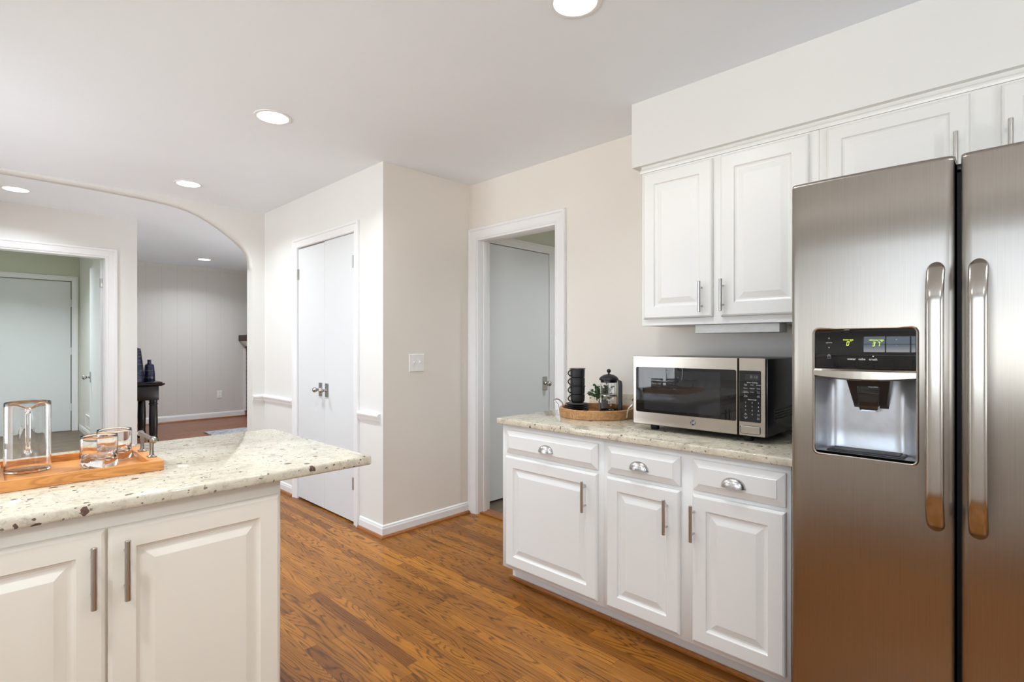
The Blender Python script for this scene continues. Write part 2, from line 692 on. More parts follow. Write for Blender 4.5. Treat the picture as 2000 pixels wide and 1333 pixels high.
def rect(a0, a1, b0, b1, i, n):
    return [(a0 + i, b0 + i, n), (a1 - i, b0 + i, n), (a1 - i, b1 - i, n), (a0 + i, b1 - i, n)]


def raised_door(a0, a1, b0, b1, T, t=0.02, fw=0.056):
    """raised-panel cabinet door: bevelled frame, sunk groove, sloping field"""
    mb = MB()
    prof = [(0.0015, 0.0), (0.0, 0.001), (0.0, t - 0.007), (0.003, t - 0.003), (0.009, t), (fw, t), (fw + 0.004, t - 0.006), (fw + 0.010, t - 0.0085),
            (fw + 0.016, t - 0.0085), (fw + 0.040, t - 0.0015), (fw + 0.042, t - 0.001)]
    mb.loops([rect(a0, a1, b0, b1, i, n) for i, n in prof], T=T)
    return mb


def drawer_front(a0, a1, b0, b1, T, t=0.02):
    mb = MB()
    prof = [(0.0015, 0.0), (0.0, 0.001), (0.0, 0.008), (0.002, 0.010), (0.026, t - 0.002), (0.028, t), (0.029, t)]
    mb.loops([rect(a0, a1, b0, b1, i, n) for i, n in prof], T=T)
    return mb


def bar_handle(a, b0, b1, T, n0, r=0.007, stand=0.03):
    mb = MB()
    mb.tube([(a, b0, n0 + stand), (a, b0 + .001, n0 + stand), (a, b1 - .001, n0 + stand), (a, b1, n0 + stand)], [r * .85, r, r, r * .85], 14, T=T)
    q = (b1 - b0) * 0.2
    for b in (b0 + q, b1 - q):
        mb.tube([(a, b, n0 - 0.001), (a, b, n0 + stand)], 0.0042, 10, T=T)
    return mb


def cup_pull(a, b, T, n0, w=0.092, h=0.036, d=0.024):
    """bin pull: half shell, open below"""
    mb = MB()
    na, nb = 18, 9
    for scale, flip in ((1.0, False), (0.86, True)):
        L = []
        for i in range(na + 1):
            x = -1 + 2 * i / na
            row = []
            for j in range(nb + 1):
                t = (j / nb) * PI / 2
                rr = math.sqrt(max(0.0, 1 - abs(x) ** 2.3))
                row.append((a + x * w / 2 * scale, b + (rr * h * math.sin(t)) * scale - h * 0.5, n0 + (d * rr * math.cos(t)) * scale))
            L.append(row)
        mb.loops(L, closed=False, T=T, sm=True)
    mb.loops([[(a - w / 2, b - h * .5, n0), (a - w / 2, b - h * .5 - .002, n0)]] * 1 + [[(a + w / 2, b - h * .5, n0), (a + w / 2, b - h * .5 - .002, n0)]], closed=False, T=T)
    return mb


def casing(name, a0, a1, top, wdt, T, bottom=0.0, mat='trim', wr=None, label=None):
    """door casing with a moulded profile mitred at the head; a0..a1 is the opening"""
    wr = wr or wdt
    prof = [(0, 0), (0, .009), (.12, .012), (.16, .010), (.70, .015), (.76, .021), (.95, .022), (1, .017), (1, 0)]
    mb = MB()
    st = []
    for o, n in prof:
        l, r, t = a0 - o * wdt, a1 + o * wr, top + o * wdt
        st.append([(l, bottom, n), (l, t, n), (r, t, n), (r, bottom, n)])
    mb.loops([[st[k][i] for k in range(len(prof))] for i in range(4)], closed=True, T=T)
    o = mb.build(name, mat)
    return struct(o, label, 'trim')


def wall_open(mb, a0, a1, z0, z1, oa0, oa1, oz0, oz1, d0, d1, axis):
    """box wall running along axis with a rectangular opening"""
    def bx(p0, p1, q0, q1):
        if p1 - p0 < 1e-4 or q1 - q0 < 1e-4: return
        if axis == 'y': mb.box(d0, d1, p0, p1, q0, q1)
        else: mb.box(p0, p1, d0, d1, q0, q1)
    bx(a0, oa0, z0, z1)
    bx(oa1, a1, z0, z1)
    bx(oa0, oa1, z0, oz0)
    bx(oa0, oa1, oz1, z1)


# ------------------------------------------------------------------ room shell
CE = 2.476
EX = 2.65          # east wall
NY = 3.02          # short wall facing south beside the doorway
PX = 1.895         # pantry wall
AY = 5.01          # arch wall
LY = 6.155         # entry wall
FZ = 0.095         # floor level of the far rooms
FY = 9.21          # family room panel wall

struct(MB().box(-1.5, EX + .12, SY - .1, LY + .06, -0.06, 0).build('floor', 'floor'), 'honey oak strip floor of the kitchen', 'floor')
struct(MB().box(-1.5, 4.3, LY + .06, FY + .3, -0.06, FZ).build('floor_family', 'famfloor'), 'reddish wood floor of the room beyond the arch', 'floor')
struct(MB().box(-.9, 1.1, LY + .07, 9.4, FZ, FZ + .004).build('floor_hall', 'tile'), 'brown tile floor of the small hall at left', 'floor')
struct(MB().box(EX + .12, 4.6, 0.8, NY + .2, -0.06, -0.002).build('floor_laundry', 'tile'), 'brown tile floor behind the open doorway', 'floor')
struct(MB().box(-1.6, 4.7, SY - .2, 9.6, CE, CE + .1).build('ceiling', 'ceil'), 'flat off-white ceiling with recessed lights', 'ceiling')

# east wall with doorway
DY0, DY1, DZ = 2.165, 2.945, 2.066
mb = MB()
wall_open(mb, SY - .1, NY + .1, 0, CE, DY0, DY1, 0, DZ, EX, EX + .12, 'y')
struct(mb.build('wall_east', 'wall'), 'warm grey kitchen wall behind the microwave counter', 'wall')
mb = MB()
for a, b in ((DY0, DY0 + .018), (DY1 - .018, DY1)):
    mb.box(EX - .002, EX + .122, a, b, 0, DZ, .001)
mb.box(EX - .002, EX + .122, DY0 + .018, DY1 - .018, DZ - .018, DZ, .001)
for a, b in ((DY0 + .018, DY0 + .03), (DY1 - .03, DY1 - .018)):      # door stops
    mb.box(EX + .05, EX + .085, a, b, 0, DZ - .018, .001)
struct(mb.build('trim_1', 'trim'), 'white jamb lining the open kitchen doorway', 'trim')
casing('trim_2', DY0 + .004, DY1 - .004, DZ - .004, .078, EAST(EX), wr=.078, label='white moulded casing around the open kitchen doorway')

# short wall facing the camera, pantry wall with double door opening, arch wall
cn = [(PX, NY), (EX, NY), (EX, NY + .1), (PX + .1, NY + .1)]
struct(MB().loops([[(x, y, 0) for x, y in cn], [(x, y, CE) for x, y in cn]]).build('wall_north', 'wall'), 'beige wall carrying the light switch', 'wall')
PY0, PY1, PZ = 3.372, 4.320, 2.080
mb = MB()
wall_open(mb, PY0, AY, 0, CE, PY0, PY1, 0, PZ, PX, PX + .1, 'y')
cn = [(PX, NY), (PX + .1, NY + .1), (PX + .1, PY0), (PX, PY0)]
mb.loops([[(x, y, 0) for x, y in cn], [(x, y, CE) for x, y in cn]])
struct(mb.build('wall_pantry', 'wallw'), 'bright wall holding the white double closet doors', 'wall')
struct(MB().box(PX + .55, PX + .65, NY + .1, AY, 0, CE).build('wall_closet', 'dark'), 'closet back painted near-black as shade behind the doors', 'wall')  # closet shade painted as a near-black back
casing('trim_3', PY0 + .012, PY1 - .012, PZ - .012, .068, EAST(PX), label='white moulded casing around the double closet doors')
mb = MB()
for a, b in ((PY0, PY0 + .014), (PY1 - .014, PY1)):
    mb.box(PX - .001, PX + .1, a, b, 0, PZ)
mb.box(PX - .001, PX + .1, PY0 + .014, PY1 - .014, PZ - .014, PZ)
struct(mb.build('trim_4', 'trim'), 'white jamb of the double closet doors', 'trim')

half = [(1.787, 1.93), (1.786, 1.99), (1.782, 2.035), (1.770, 2.084), (1.753, 2.112), (1.735, 2.138), (1.70, 2.174), (1.655, 2.210), (1.583, 2.263), (1.53, 2.300),
        (1.472, 2.334), (1.41, 2.366), (1.353, 2.391), (1.293, 2.410), (1.229, 2.424), (1.12, 2.439), (.95, 2.450), (.6, 2.461), (.18, 2.464)]
arch = half + [(0.36 - x, z) for x, z in reversed(half[:-1])]
mb = MB()
mb.box(-1.5, 0.36 - 1.787, AY, AY + .131, 0, CE)
mb.box(1.787, 3.9, AY, AY + .131, 0, CE)
front = [[mb.v((x, y, z)) for x, z in reversed(arch)] for y in (AY, AY + .131)]
top = [[mb.v((x, y, CE)) for x, z in reversed(arch)] for y in (AY, AY + .131)]
for k in range(len(arch) - 1):
    mb.face([front[0][k], front[0][k + 1], top[0][k + 1], top[0][k]])
    mb.face([front[1][k + 1], front[1][k], top[1][k], top[1][k + 1]])
    mb.face([front[0][k + 1], front[0][k], front[1][k], front[1][k + 1]], True)
struct(mb.build('wall_arch', 'wallw', sharp=20, normals=False, merge=False), 'wall pierced by the wide flattened archway', 'wall')

# entry wall with the hall doorway, hall, family room
HX0, HX1, HZ = .098, .905, 2.095
mb = MB()
wall_open(mb, -1.5, 1.134, 0, CE, HX0, HX1, 0, HZ, LY, LY + .12, 'x')
struct(mb.build('wall_entry', 'wallw'), 'off-white wall beyond the arch with the hall doorway', 'wall')
casing('trim_5', HX0 + .004, HX1 - .004, HZ - .004, .075, SOUTH(LY), label='white moulded casing around the hall doorway')
mb = MB()
for a, b in ((HX0, HX0 + .018), (HX1 - .018, HX1)):
    mb.box(a, b, LY - .002, LY + .122, 0, HZ)
mb.box(HX0 + .018, HX1 - .018, LY - .002, LY + .122, HZ - .018, HZ)
struct(mb.build('trim_6', 'trim'), 'white jamb lining the hall doorway', 'trim')
mb = MB()
mb.box(1.059, 1.134, LY + .12, 9.4, 0, CE)
struct(mb.build('wall_hall_side', 'wallw'), 'pale side wall of the small hall', 'wall')
struct(MB().box(-.9, -.8, LY + .12, 9.4, 0, CE).build('wall_hall_west', 'hallwall'), 'sage green side wall of the small hall out of view', 'wall')
mb = MB()
wall_open(mb, -.8, 1.059, FZ, CE, .150, .972, FZ, 2.128, 9.28, 9.4, 'x')
struct(mb.build('wall_hall', 'hallwall'), 'sage green end wall of the small hall', 'wall')
struct(MB().box(.1, 1.0, 9.34, 9.38, FZ, 2.2).build('wall_hall_shade', 'dark'), 'near-black sheet painted as shade behind the hall end door', 'wall')  # backing sheet paints the shade in the gaps around the door
casing('trim_7', .150, .972, 2.128, .066, SOUTH(9.28), bottom=FZ, label='white casing around the hall end door')
struct(MB().box(1.134, 4.3, FY, FY + .1, FZ, CE).build('wall_family', 'panel'), 'grey vertical board panelled wall beyond the arch', 'wall')
struct(MB().box(3.75, 3.85, AY + .13, FY, FZ, CE).build('wall_chimney', 'wallw'), 'off-white wall beside the fireplace', 'wall')

# laundry behind the doorway
LX0, LX1, LZ = 2.86, 3.640, 2.085
mb = MB()
wall_open(mb, EX + .12, 4.5, 0, CE, LX0, LX1, 0, LZ, 3.072, 3.19, 'x')
struct(mb.build('wall_laundry', 'hallwall'), 'pale wall behind the open kitchen doorway', 'wall')
struct(MB().box(2.8, 3.7, 3.13, 3.16, 0, 2.15).build('wall_laundry_shade', 'dark'), 'near-black sheet painted as shade behind the flush laundry door', 'wall')  # near-black backing so the door gaps read as shaded
struct(MB().box(4.4, 4.5, 0.8, 3.072, 0, CE).build('wall_laundry_east', 'wall'), 'far wall of the room behind the doorway', 'wall')
struct(MB().box(EX + .12, 4.5, 0.8, 0.9, 0, CE).build('wall_laundry_south', 'wall'), 'near wall of the room behind the doorway', 'wall')
casing('trim_8', LX0, LX1, LZ, .07, SOUTH(3.072), label='white casing around the flush door behind the doorway')

# west and south walls with windows (behind the camera); south window added for light
mb = MB()
wall_open(mb, SY - .1, 1.7, 0, CE, WIN_K[0], WIN_K[1], WIN_K[2], WIN_K[3], WX - .12, WX, 'y')
wall_open(mb, 1.7, LY, 0, CE, WIN_D[0], WIN_D[1], WIN_D[2], WIN_D[3], WX - .12, WX, 'y')
struct(mb.build('wall_west', 'wallw'), 'warm grey wall with the kitchen and dining windows', 'wall')
mb = MB()
wall_open(mb, -1.5, EX, 0, CE, WIN_S[0], WIN_S[1], WIN_S[2], WIN_S[3], SY - .12, SY, 'x')
struct(mb.build('wall_south', 'wall'), 'warm grey wall behind the camera with an added window', 'wall')


def window(idx, a0, a1, z0, z1, T, n, label):
    r = thing('window_%d' % idx, label, 'window', T(Vector(((a0 + a1) / 2, z0, 0))), kind='structure')
    mb = MB()
    f = .05
    for q in ((a0, a0 + f, z0, z1), (a1 - f, a1, z0, z1), (a0, a1, z0, z0 + f), (a0, a1, z1 - f, z1)):
        mb.box(q[0], q[1], q[2], q[3], -.09, -.02, .003, T=T)
    for k in range(1, n):
        a = a0 + (a1 - a0) * k / n
        mb.box(a - .02, a + .02, z0, z1, -.08, -.03, T=T)
    mb.box(a0, a1, (z0 + z1) / 2 - .015, (z0 + z1) / 2 + .015, -.08, -.03, T=T)
    mb.build('window_frame', 'trim', r)
    MB().box(a0 + f, a1 - f, z0 + f, z1 - f, -.058, -.054, T=T).build('glass_pane', 'pane', r)
    mb = MB()
    mb.box(a0 - .03, a1 + .03, z0 - .025, z0, -.02, .03, .004, T=T)
    mb.build('window_sill', 'trim', r)


window(1, *WIN_K, lambda p: Vector((WX + p[2], p[0], p[1])), 3, 'white framed kitchen window above the sink run')
window(2, *WIN_D, lambda p: Vector((WX + p[2], p[0], p[1])), 3, 'tall white framed dining window beside the arch')
window(3, *WIN_S, lambda p: Vector((p[0], SY + p[2], p[1])), 3, 'added white framed window behind the camera, unseen, for more daylight')

# soffit and crown strip above the hanging cabinets
SX = 2.322
struct(MB().box(SX, EX, SY, 1.414, 2.157, CE).build('wall_soffit', 'wallw'), 'boxed soffit above the hanging cabinets', 'soffit')
mb = MB()
cr = [(2.346, 2.118), (2.332, 2.119), (2.330, 2.126), (2.332, 2.134), (2.340, 2.141), (2.344, 2.150), (2.345, 2.1565), (2.40, 2.1565), (2.40, 2.118)]
mb.loops([[(x, SY, z) for x, z in cr], [(x, 1.372, z) for x, z in cr]])
struct(mb.build('trim_9', 'cab'), 'small white crown strip along the cabinet tops', 'trim')

# baseboards and oak shoe moulding


def baseboard(name, T, a0, a1, label, z0=0.0, hgt=.082, shoe=True, ends=(0, 0)):
    mb = MB()
    pr = [(0, z0), (.013, z0), (.013, z0 + hgt - .022), (.010, z0 + hgt - .014), (.009, z0 + hgt - .006), (.004, z0 + hgt), (0, z0 + hgt)]
    e0, e1 = ends
    mb.loops([[(a0 - e0 * n, z, n) for n, z in pr], [(a1 + e1 * n, z, n) for n, z in pr]], T=T)
    o = struct(mb.build(name, 'trim'), label, 'baseboard')
    if shoe:
        mb = MB()
        pr = [(.0131, z0), (.029, z0), (.028, z0 + .008), (.022, z0 + .016), (.0131, z0 + .019)]
        mb.loops([[(a0 - e0 * n, z, n) for n, z in pr], [(a1 + e1 * n, z, n) for n, z in pr]], T=T)
        mb.build('shoe_moulding', 'shoe', o)
    return o


baseboard('baseboard_north', SOUTH(NY), PX, 2.632, 'white baseboard with oak shoe under the light switch wall', ends=(1, 0))
baseboard('baseboard_pantry', EAST(PX), NY, PY0 - .062, 'short white baseboard between closet door and wall corner', ends=(1, 0))
baseboard('baseboard_closet', EAST(PX), PY1 + .062, AY, 'white baseboard left of the closet doors beside the arch')
baseboard('baseboard_entry', SOUTH(LY), .985, 1.134, 'short white baseboard between hall doorway and wall end')
baseboard('baseboard_dining', SOUTH(LY), WX, .02, 'white baseboard left of the hall doorway')
baseboard('baseboard_arch', SOUTH(AY), 1.787, PX, 'short white baseboard under the arch jamb')
baseboard('baseboard_family', SOUTH(FY), 1.134, 3.165, 'white baseboard along the panelled wall', z0=FZ, hgt=.1)
baseboard('baseboard_hall', EAST(1.059), 6.28, 9.27, 'white baseboard of the small hall', z0=FZ, shoe=False)
baseboard('baseboard_east', EAST(EX), 2.02, 2.085, 'short white baseboard between doorway and base cabinet')


def chair_rail(name, T, a0, a1, label, ends=(0, 0)):
    mb = MB()
    z = .748
    pr = [(0, z), (.008, z + .002), (.010, z + .012), (.016, z + .016), (.018, z + .030), (.024, z + .036), (.028, z + .048), (.026, z + .056), (.018, z + .062), (0, z + .064)]
    e0, e1 = ends
    mb.loops([[(a0 - e0 * n, q, n) for n, q in pr], [(a1 + e1 * n, q, n) for n, q in pr]], T=T)
    return struct(mb.build(name, 'trim', sharp=25), label, 'trim')


chair_rail('trim_10', EAST(PX), NY + .028, PY0 - .058, 'white chair rail between closet doors and wall corner')
chair_rail('trim_11', EAST(PX), PY1 + .058, AY, 'white chair rail left of the closet doors')
chair_rail('trim_12', SOUTH(AY), 1.787, PX, 'short white chair rail beside the arch')
mb = MB()
pr = [(0, 2.42), (.012, 2.42), (.02, 2.44), (.03, CE), (0, CE)]
mb.loops([[(1.134, z, n) for n, z in pr], [(3.75, z, n) for n, z in pr]], T=SOUTH(FY))
struct(mb.build('trim_13', 'panel'), 'narrow cornice on top of the panelled wall', 'trim')
struct(MB().box(EX + .02, EX + .13, DY0, DY1, -.002, .012, .004).build('trim_14', 'shoe'), 'oak threshold of the open doorway', 'threshold')

# ------------------------------------------------------------------ doors


def knob_on(parent, T, a, b, plate=(.046, .105), reach=.055, r=.021, name='door_knob'):
    """square-plate knob: n is the wall normal"""
    pw, ph = plate
    p = MB()
    p.loops([rect(a - pw / 2, a + pw / 2, b - ph / 2, b + ph / 2, i, n) for i, n in ((0, 0), (0, .006), (.003, .009), (.004, .009))], T=T)
    prof = [(.014, .009), (.013, .014), (.0085, .018), (.0075, .028), (.009, .032), (r * .72, .037), (r, reach - .008), (r * .96, reach), (r * .75, reach + .008), (r * .35, reach + .013), (0, reach + .014)]
    p.lathe([(rr, n) for rr, n in prof], n=24, T=lambda q: T(Vector((a + q.x, b + q.y, q.z))))
    return p.build(name, 'knob', parent)


def hinge_on(parent, T, a, b, h=.088, wd=.02, mat='nickel'):
    mb = MB()
    mb.box(a - wd / 2, a + wd / 2, b - h / 2, b + h / 2, 0, .003, .001, T=T)
    mb.tube([(a, b - h / 2, .005), (a, b + h / 2, .005)], .005, 10, T=T)
    return mb.build('hinge', mat, parent)


def door_leaf(name, T, a0, a1, b0, b1, label, t=.035, loc=None):
    r = thing(name, label, 'door', loc or T(Vector(((a0 + a1) / 2, b0, 0))), kind='structure')
    MB().box(a0, a1, b0, b1, -t, 0, .0015, 1, T=T).build('leaf', 'door', r)
    return r


T = EAST(PX + .004)
mid = 3.846
d = door_leaf('door_1', T, PY0 + .017, mid - .0015, .012, PZ - .018, 'right leaf of the white double closet doors')
knob_on(d, T, 3.802, .922)
hinge_on(d, T, PY0 + .034, 1.859, wd=.034)
hinge_on(d, T, PY0 + .034, .283, wd=.034)
d = door_leaf('door_2', T, mid + .0015, PY1 - .017, .012, PZ - .024, 'left leaf of the white double closet doors')
knob_on(d, T, 3.905, .922)
hinge_on(d, T, PY1 - .012, 1.848, wd=.045)
hinge_on(d, T, PY1 - .012, .283, wd=.045)

T = SOUTH(3.064)
d = door_leaf('door_3', T, LX0 + .004, LX1 - .006, .012, LZ - .006, 'flush white door seen through the open kitchen doorway')
knob_on(d, T, 3.575, .925, plate=(.06, .12), reach=.06, r=.024)
hinge_on(d, T, 2.868, 1.9)
hinge_on(d, T, 2.868, .27)

T = SOUTH(9.29)
d = door_leaf('door_4', T, .156, .964, FZ + .008, 2.121, 'closed white flush door at the end of the small hall')
for z in (1.83, 1.18, .42):
    hinge_on(d, T, .967, z, .1, .016, 'door')

# open hall door folded back against the side wall
hx, hy = .868, 6.285
T = lambda p: Vector((hx - p[2] + (p[0] - hy) * .0224, p[0], p[1]))
d = door_leaf('door_5', T, hy, hy + .76, FZ + .008, 2.07, 'open white hall door edge-on beside its casing')
knob_on(d, T, 6.975, .93, plate=(.05, .11), reach=.06, r=.024)
mb = MB()
mb.box(.869, .901, hy - .003, hy + .001, 1.808, 1.897, .0008)
mb.tube([(.866, hy - .003, 1.808), (.866, hy - .003, 1.897)], .005, 10)
mb.build('hinge', 'nickel', d)

# ------------------------------------------------------------------ lights


def recessed(x, y, label, z=CE, power=1.0, spot=None):
    r = thing('recessed_light', label, 'ceiling light', (x, y, z), 'recessed ceiling lights')
    MB().lathe([(.0755, -.001), (.0765, -.005), (.086, -.006), (.092, -.004), (.0935, 0)], (x, y, z), 40).build('trim_ring', 'trim', r)
    MB().lathe([(0, -.0030), (.0755, -.0030)], (x, y, z), 40).build('diffuser', 'lamp', r, normals=True)
    l = bpy.data.lights.new('lamp', 'AREA')
    l.shape = 'DISK'
    l.size = .14
    l.energy = LAMP * power
    l.color = (.86, .94, 1.0)
    l.spread = math.radians(140)
    o = bpy.data.objects.new('lamp', l)
    o.location = (0, 0, -.008)
    o.parent = r
    COL.objects.link(o)


recessed(1.483, 1.13, 'round recessed ceiling light nearest the hanging cabinets', power=.5)
recessed(1.121, 2.852, 'round recessed ceiling light above the end of the granite island')
recessed(1.145, 4.49, 'round recessed ceiling light just in front of the archway')
recessed(.253, 5.605, 'round recessed ceiling light beyond the arch above the entry wall', power=.6)
recessed(2.321, 8.322, 'small bright recessed ceiling light in the panelled room', power=1.0)
recessed(1.483, -.9, 'recessed ceiling light beside the camera out of frame')
recessed(-.35, -.9, 'recessed ceiling light behind the camera near the sink')
recessed(-.35, 1.13, 'recessed ceiling light over the sink run')
recessed(-.35, 2.852, 'recessed ceiling light over the dining side of the island')
recessed(2.9, 6.6, 'added recessed ceiling light hidden behind the arch wall to brighten that room', power=1.3)  # extra lamp added out of sight to light the panelled room
recessed(.2, 7.6, 'unseen ceiling light added to brighten the small hall behind its door head', power=2.9)  # unseen lamp, added and strengthened to brighten the hall
recessed(3.7, 1.9, 'ceiling light in the room behind the doorway')

# ------------------------------------------------------------------ east base cabinets
FX = 1.985        # face frame plane
KX = 2.058        # kick plane
DT = 0.02


def base_unit(name_label, y0, y1, cols, endpanel):
    r = thing('base_cabinet', name_label, 'cabinet', (FX, (y0 + y1) / 2, 0), 'white base cabinets under the microwave counter')
    mb = MB()
    mb.box(FX, EX - .001, y0, y1, .09, .849, .0015, 1)
    mb.box(KX, EX - .001, y0, y1 - (.004 if endpanel else 0), 0, .09)
    mb.build('cabinet_body', 'cab', r)
    MB().box(KX - .018, KX - .0005, y0, y1 + (.012 if endpanel else 0), 0, .019, .005, 2).build('shoe_moulding', 'shoe', r)
    for (a0, a1, ha) in cols:
        T = EAST(FX)
        dr = drawer_front(a0, a1, .702, .822, T).build('drawer', 'cab', r)
        cup_pull((a0 + a1) / 2 + .008, .760, T, .0201).build('cup_pull', 'nickel', dr)
        do = raised_door(a0, a1, .112, .686, T).build('door', 'cab', r)
        bar_handle(ha, .507, .648, T, .02).build('bar_handle', 'nickel', do)
    return r


base_unit('white base cabinet with one drawer and door nearest the doorway', 1.352, 1.995, [(1.378, 1.958, 1.438)], True)
base_unit('white base cabinet with two drawers and two doors beside the refrigerator', .578, 1.3515, [(.982, 1.327, 1.034), (.592, .930, .921)], False)

r = thing('granite_countertop', 'cream speckled granite countertop under the microwave', 'countertop', (2.3, 1.3, .849))
MB().box(1.955, 2.632, .562, 2.013, .850, .880, .005, 3).build('slab', 'granite', r)
tag(MB().box(2.632, EX - .0005, .562, 1.90, .8502, .985, .003, 2).build('backsplash', 'granite', loc=(2.64, 1.2, .85)), 'low granite backsplash strip behind the round tray and microwave', 'backsplash')

# ------------------------------------------------------------------ hanging cabinets
UX = 2.332


def hang_unit(label, y0, y1, z0, doors):
    r = thing('hanging_cabinet', label, 'cabinet', (UX, (y0 + y1) / 2, z0), 'white hanging cabinets under the soffit')
    MB().box(UX, EX - .0005, y0, y1, z0, 2.1175, .0015, 1).build('cabinet_body', 'cab', r)
    for (a0, a1, ha, b0, b1, h0, h1, fw) in doors:
        T = EAST(UX)
        do = raised_door(a0, a1, b0, b1, T, fw=fw).build('door', 'cab', r)
        bar_handle(ha, h0, h1, T, .02).build('bar_handle', 'nickel', do)
    return r


hang_unit('white hanging cabinet with two raised panel doors above the microwave', .578, 1.362, 1.362,
          [(1.001, 1.345, 1.046, 1.394, 2.106, 1.416, 1.556, .058), (.612, .963, .949, 1.394, 2.106, 1.417, 1.558, .06)])
hang_unit('short white hanging cabinet above the refrigerator', -.46, .5775, 1.80,
          [(.129, .548, .162, 1.822, 2.106, 1.838, 1.979, .05), (-.37, .052, .029, 1.822, 2.106, 1.842, 1.983, .05)])
MB_ = MB().box(2.37, 2.47, .735, 1.105, 1.322, 1.3615, .004)
tag(MB_.build('cabinet_light', 'plate'), 'slim white under-cabinet light fixture above the microwave', 'light fixture')

# ------------------------------------------------------------------ refrigerator
RX = 1.755


def fridge_door(y0, y1, z0, z1, opening=None):
    """slightly bowed steel door with rolled edges; optional recess opening (y0,y1,z0,z1)"""
    mb = MB()
    us = [0, .004, .012, .024]
    n = 14
    W = y1 - y0
    us = us + [.024 + (W - .048) * k / n for k in range(1, n)] + [W - .024, W - .012, W - .004, W]
    ys = sorted(set([round(y0 + u, 5) for u in us] + ([opening[0], opening[1]] if opening else [])))
    zs = sorted(set([z0, z0 + .004, z0 + .012] + [z0 + .012 + (z1 - z0 - .024) * k / 8 for k in range(1, 8)] + [z1 - .012, z1 - .004, z1] + ([opening[2], opening[3]] if opening else [])))

    def dep(y, z):
        def e(d, r=.016):
            if d >= r: return 0.0
            return r - math.sqrt(max(0, r * r - (r - d) ** 2))
        t = (y - y0) / W
        bow = .007 * (2 * t - 1) ** 2
        return RX - .007 + bow + e(min(y - y0, y1 - y)) * .8 + e(min(z - z0, z1 - z), .012) * .6
    G = [[mb.v((dep(y, z), y, z)) for z in zs] for y in ys]
    for i in range(len(ys) - 1):
        for j in range(len(zs) - 1):
            if opening and ys[i] >= opening[0] - 1e-6 and ys[i + 1] <= opening[1] + 1e-6 and zs[j] >= opening[2] - 1e-6 and zs[j + 1] <= opening[3] + 1e-6:
                continue
            mb.face([G[i][j], G[i + 1][j], G[i + 1][j + 1], G[i][j + 1]], True)
    XB = RX + .085
    border = [(i, 0) for i in range(len(ys))] + [(len(ys) - 1, j) for j in range(1, len(zs))] + \
             [(i, len(zs) - 1) for i in range(len(ys) - 2, -1, -1)] + [(0, j) for j in range(len(zs) - 2, 0, -1)]
    back = [mb.v((XB, ys[i], zs[j])) for i, j in border]
    for k in range(len(border)):
        k2 = (k + 1) % len(border)
        i, j = border[k]; i2, j2 = border[k2]
        mb.face([G[i][j], back[k], back[k2], G[i2][j2]])
    mb.face(back)
    return mb


fr = thing('refrigerator', 'stainless steel side-by-side refrigerator with ice and water dispenser', 'refrigerator', (2.1, .06, 0))
mb = MB()
mb.box(RX + .097, 2.60, -.392, .508, .02, 1.735, .004, 2)
mb.box(RX + .12, 2.58, -.385, .50, 0, .02)
mb.box(RX + .08, 2.0, .09, .155, 1.735, 1.752, .003)
mb.build('cabinet_body', 'mwbody', fr)
MB().box(RX + .086, RX + .0975, -.388, .504, .09, 1.73).build('gasket', 'gasket', fr)
MB().box(RX + .05, RX + .12, -.385, .50, .015, .085, .004).build('kick_grille', 'black', fr)
SEAM0, SEAM1 = .1145, .1275
OP = (.2025, .4475, .949, 1.316)
fz = fridge_door(SEAM1, .512, .095, 1.757, OP).build('freezer_door', 'steel', fr, sharp=50, merge=False)
rd = fridge_door(-.40, SEAM1 - (SEAM1 - SEAM0), .095, 1.757).build('fresh_food_door', 'steel', fr, sharp=50, merge=False)
for par, yc, label in ((fz, .162, 'left handle'), (rd, .0795, 'right handle')):
    # long bowed pointed handle: cross-section swept down the door
    mb = MB()
    L = []
    z0, z1 = .786, 1.484
    N = 64
    for k in range(N + 1):
        t = (1 - math.cos(PI * k / N)) / 2
        z = z0 + (z1 - z0) * t
        e = min(t, 1 - t)
        q_ = max(0.0, 1 - e / .036)
        wv = max(.0190 * math.sqrt(max(0.0, 1 - q_ * q_)), .0008)
        q_ = max(0.0, 1 - e / .16)
        out = .010 + .046 * (1 - q_ * q_)
        th = .018 * min(1, .25 + e / .03)
        sgn = 1 if par is fz else -1
        ring = []
        for a in range(20):
            q = 2 * PI * a / 20
            cy_, sy_ = math.cos(q), math.sin(q)
            f = lambda c: math.copysign(abs(c) ** .7, c)
            ring.append((RX - out - f(sy_) * th * .5, yc + f(cy_) * wv, z))
        L.append(ring)
    mb.loops(L, sm=True)
    for zz in (z0 + .05, z1 - .05):
        mb.box(RX - .030, RX + .002, yc - .010, yc + .010, zz - .02, zz + .02, .004)
    mb.build('handle', 'handle_steel', par, sharp=60)

# dispenser set into the freezer door
y0, y1, z0, z1 = OP
T = EAST(RX)
mb = MB()         # black bezel ring
pr = [(-.004, -.012), (-.0045, .0045), (-.001, .006), (.002, .0045), (.0025, -.004)]


def rrect(a0, a1, b0, b1, i, n, r=.014, seg=5):
    a0, a1, b0, b1 = a0 + i, a1 - i, b0 + i, b1 - i
    r = max(.001, r - i)
    pts = []
    for cx, cz, s in ((a1 - r, b1 - r, 0), (a0 + r, b1 - r, 1), (a0 + r, b0 + r, 2), (a1 - r, b0 + r, 3)):
        for k in range(seg + 1):
            q = PI / 2 * (s + k / seg)
            pts.append((cx + r * math.cos(q), cz + r * math.sin(q), n))
    return pts


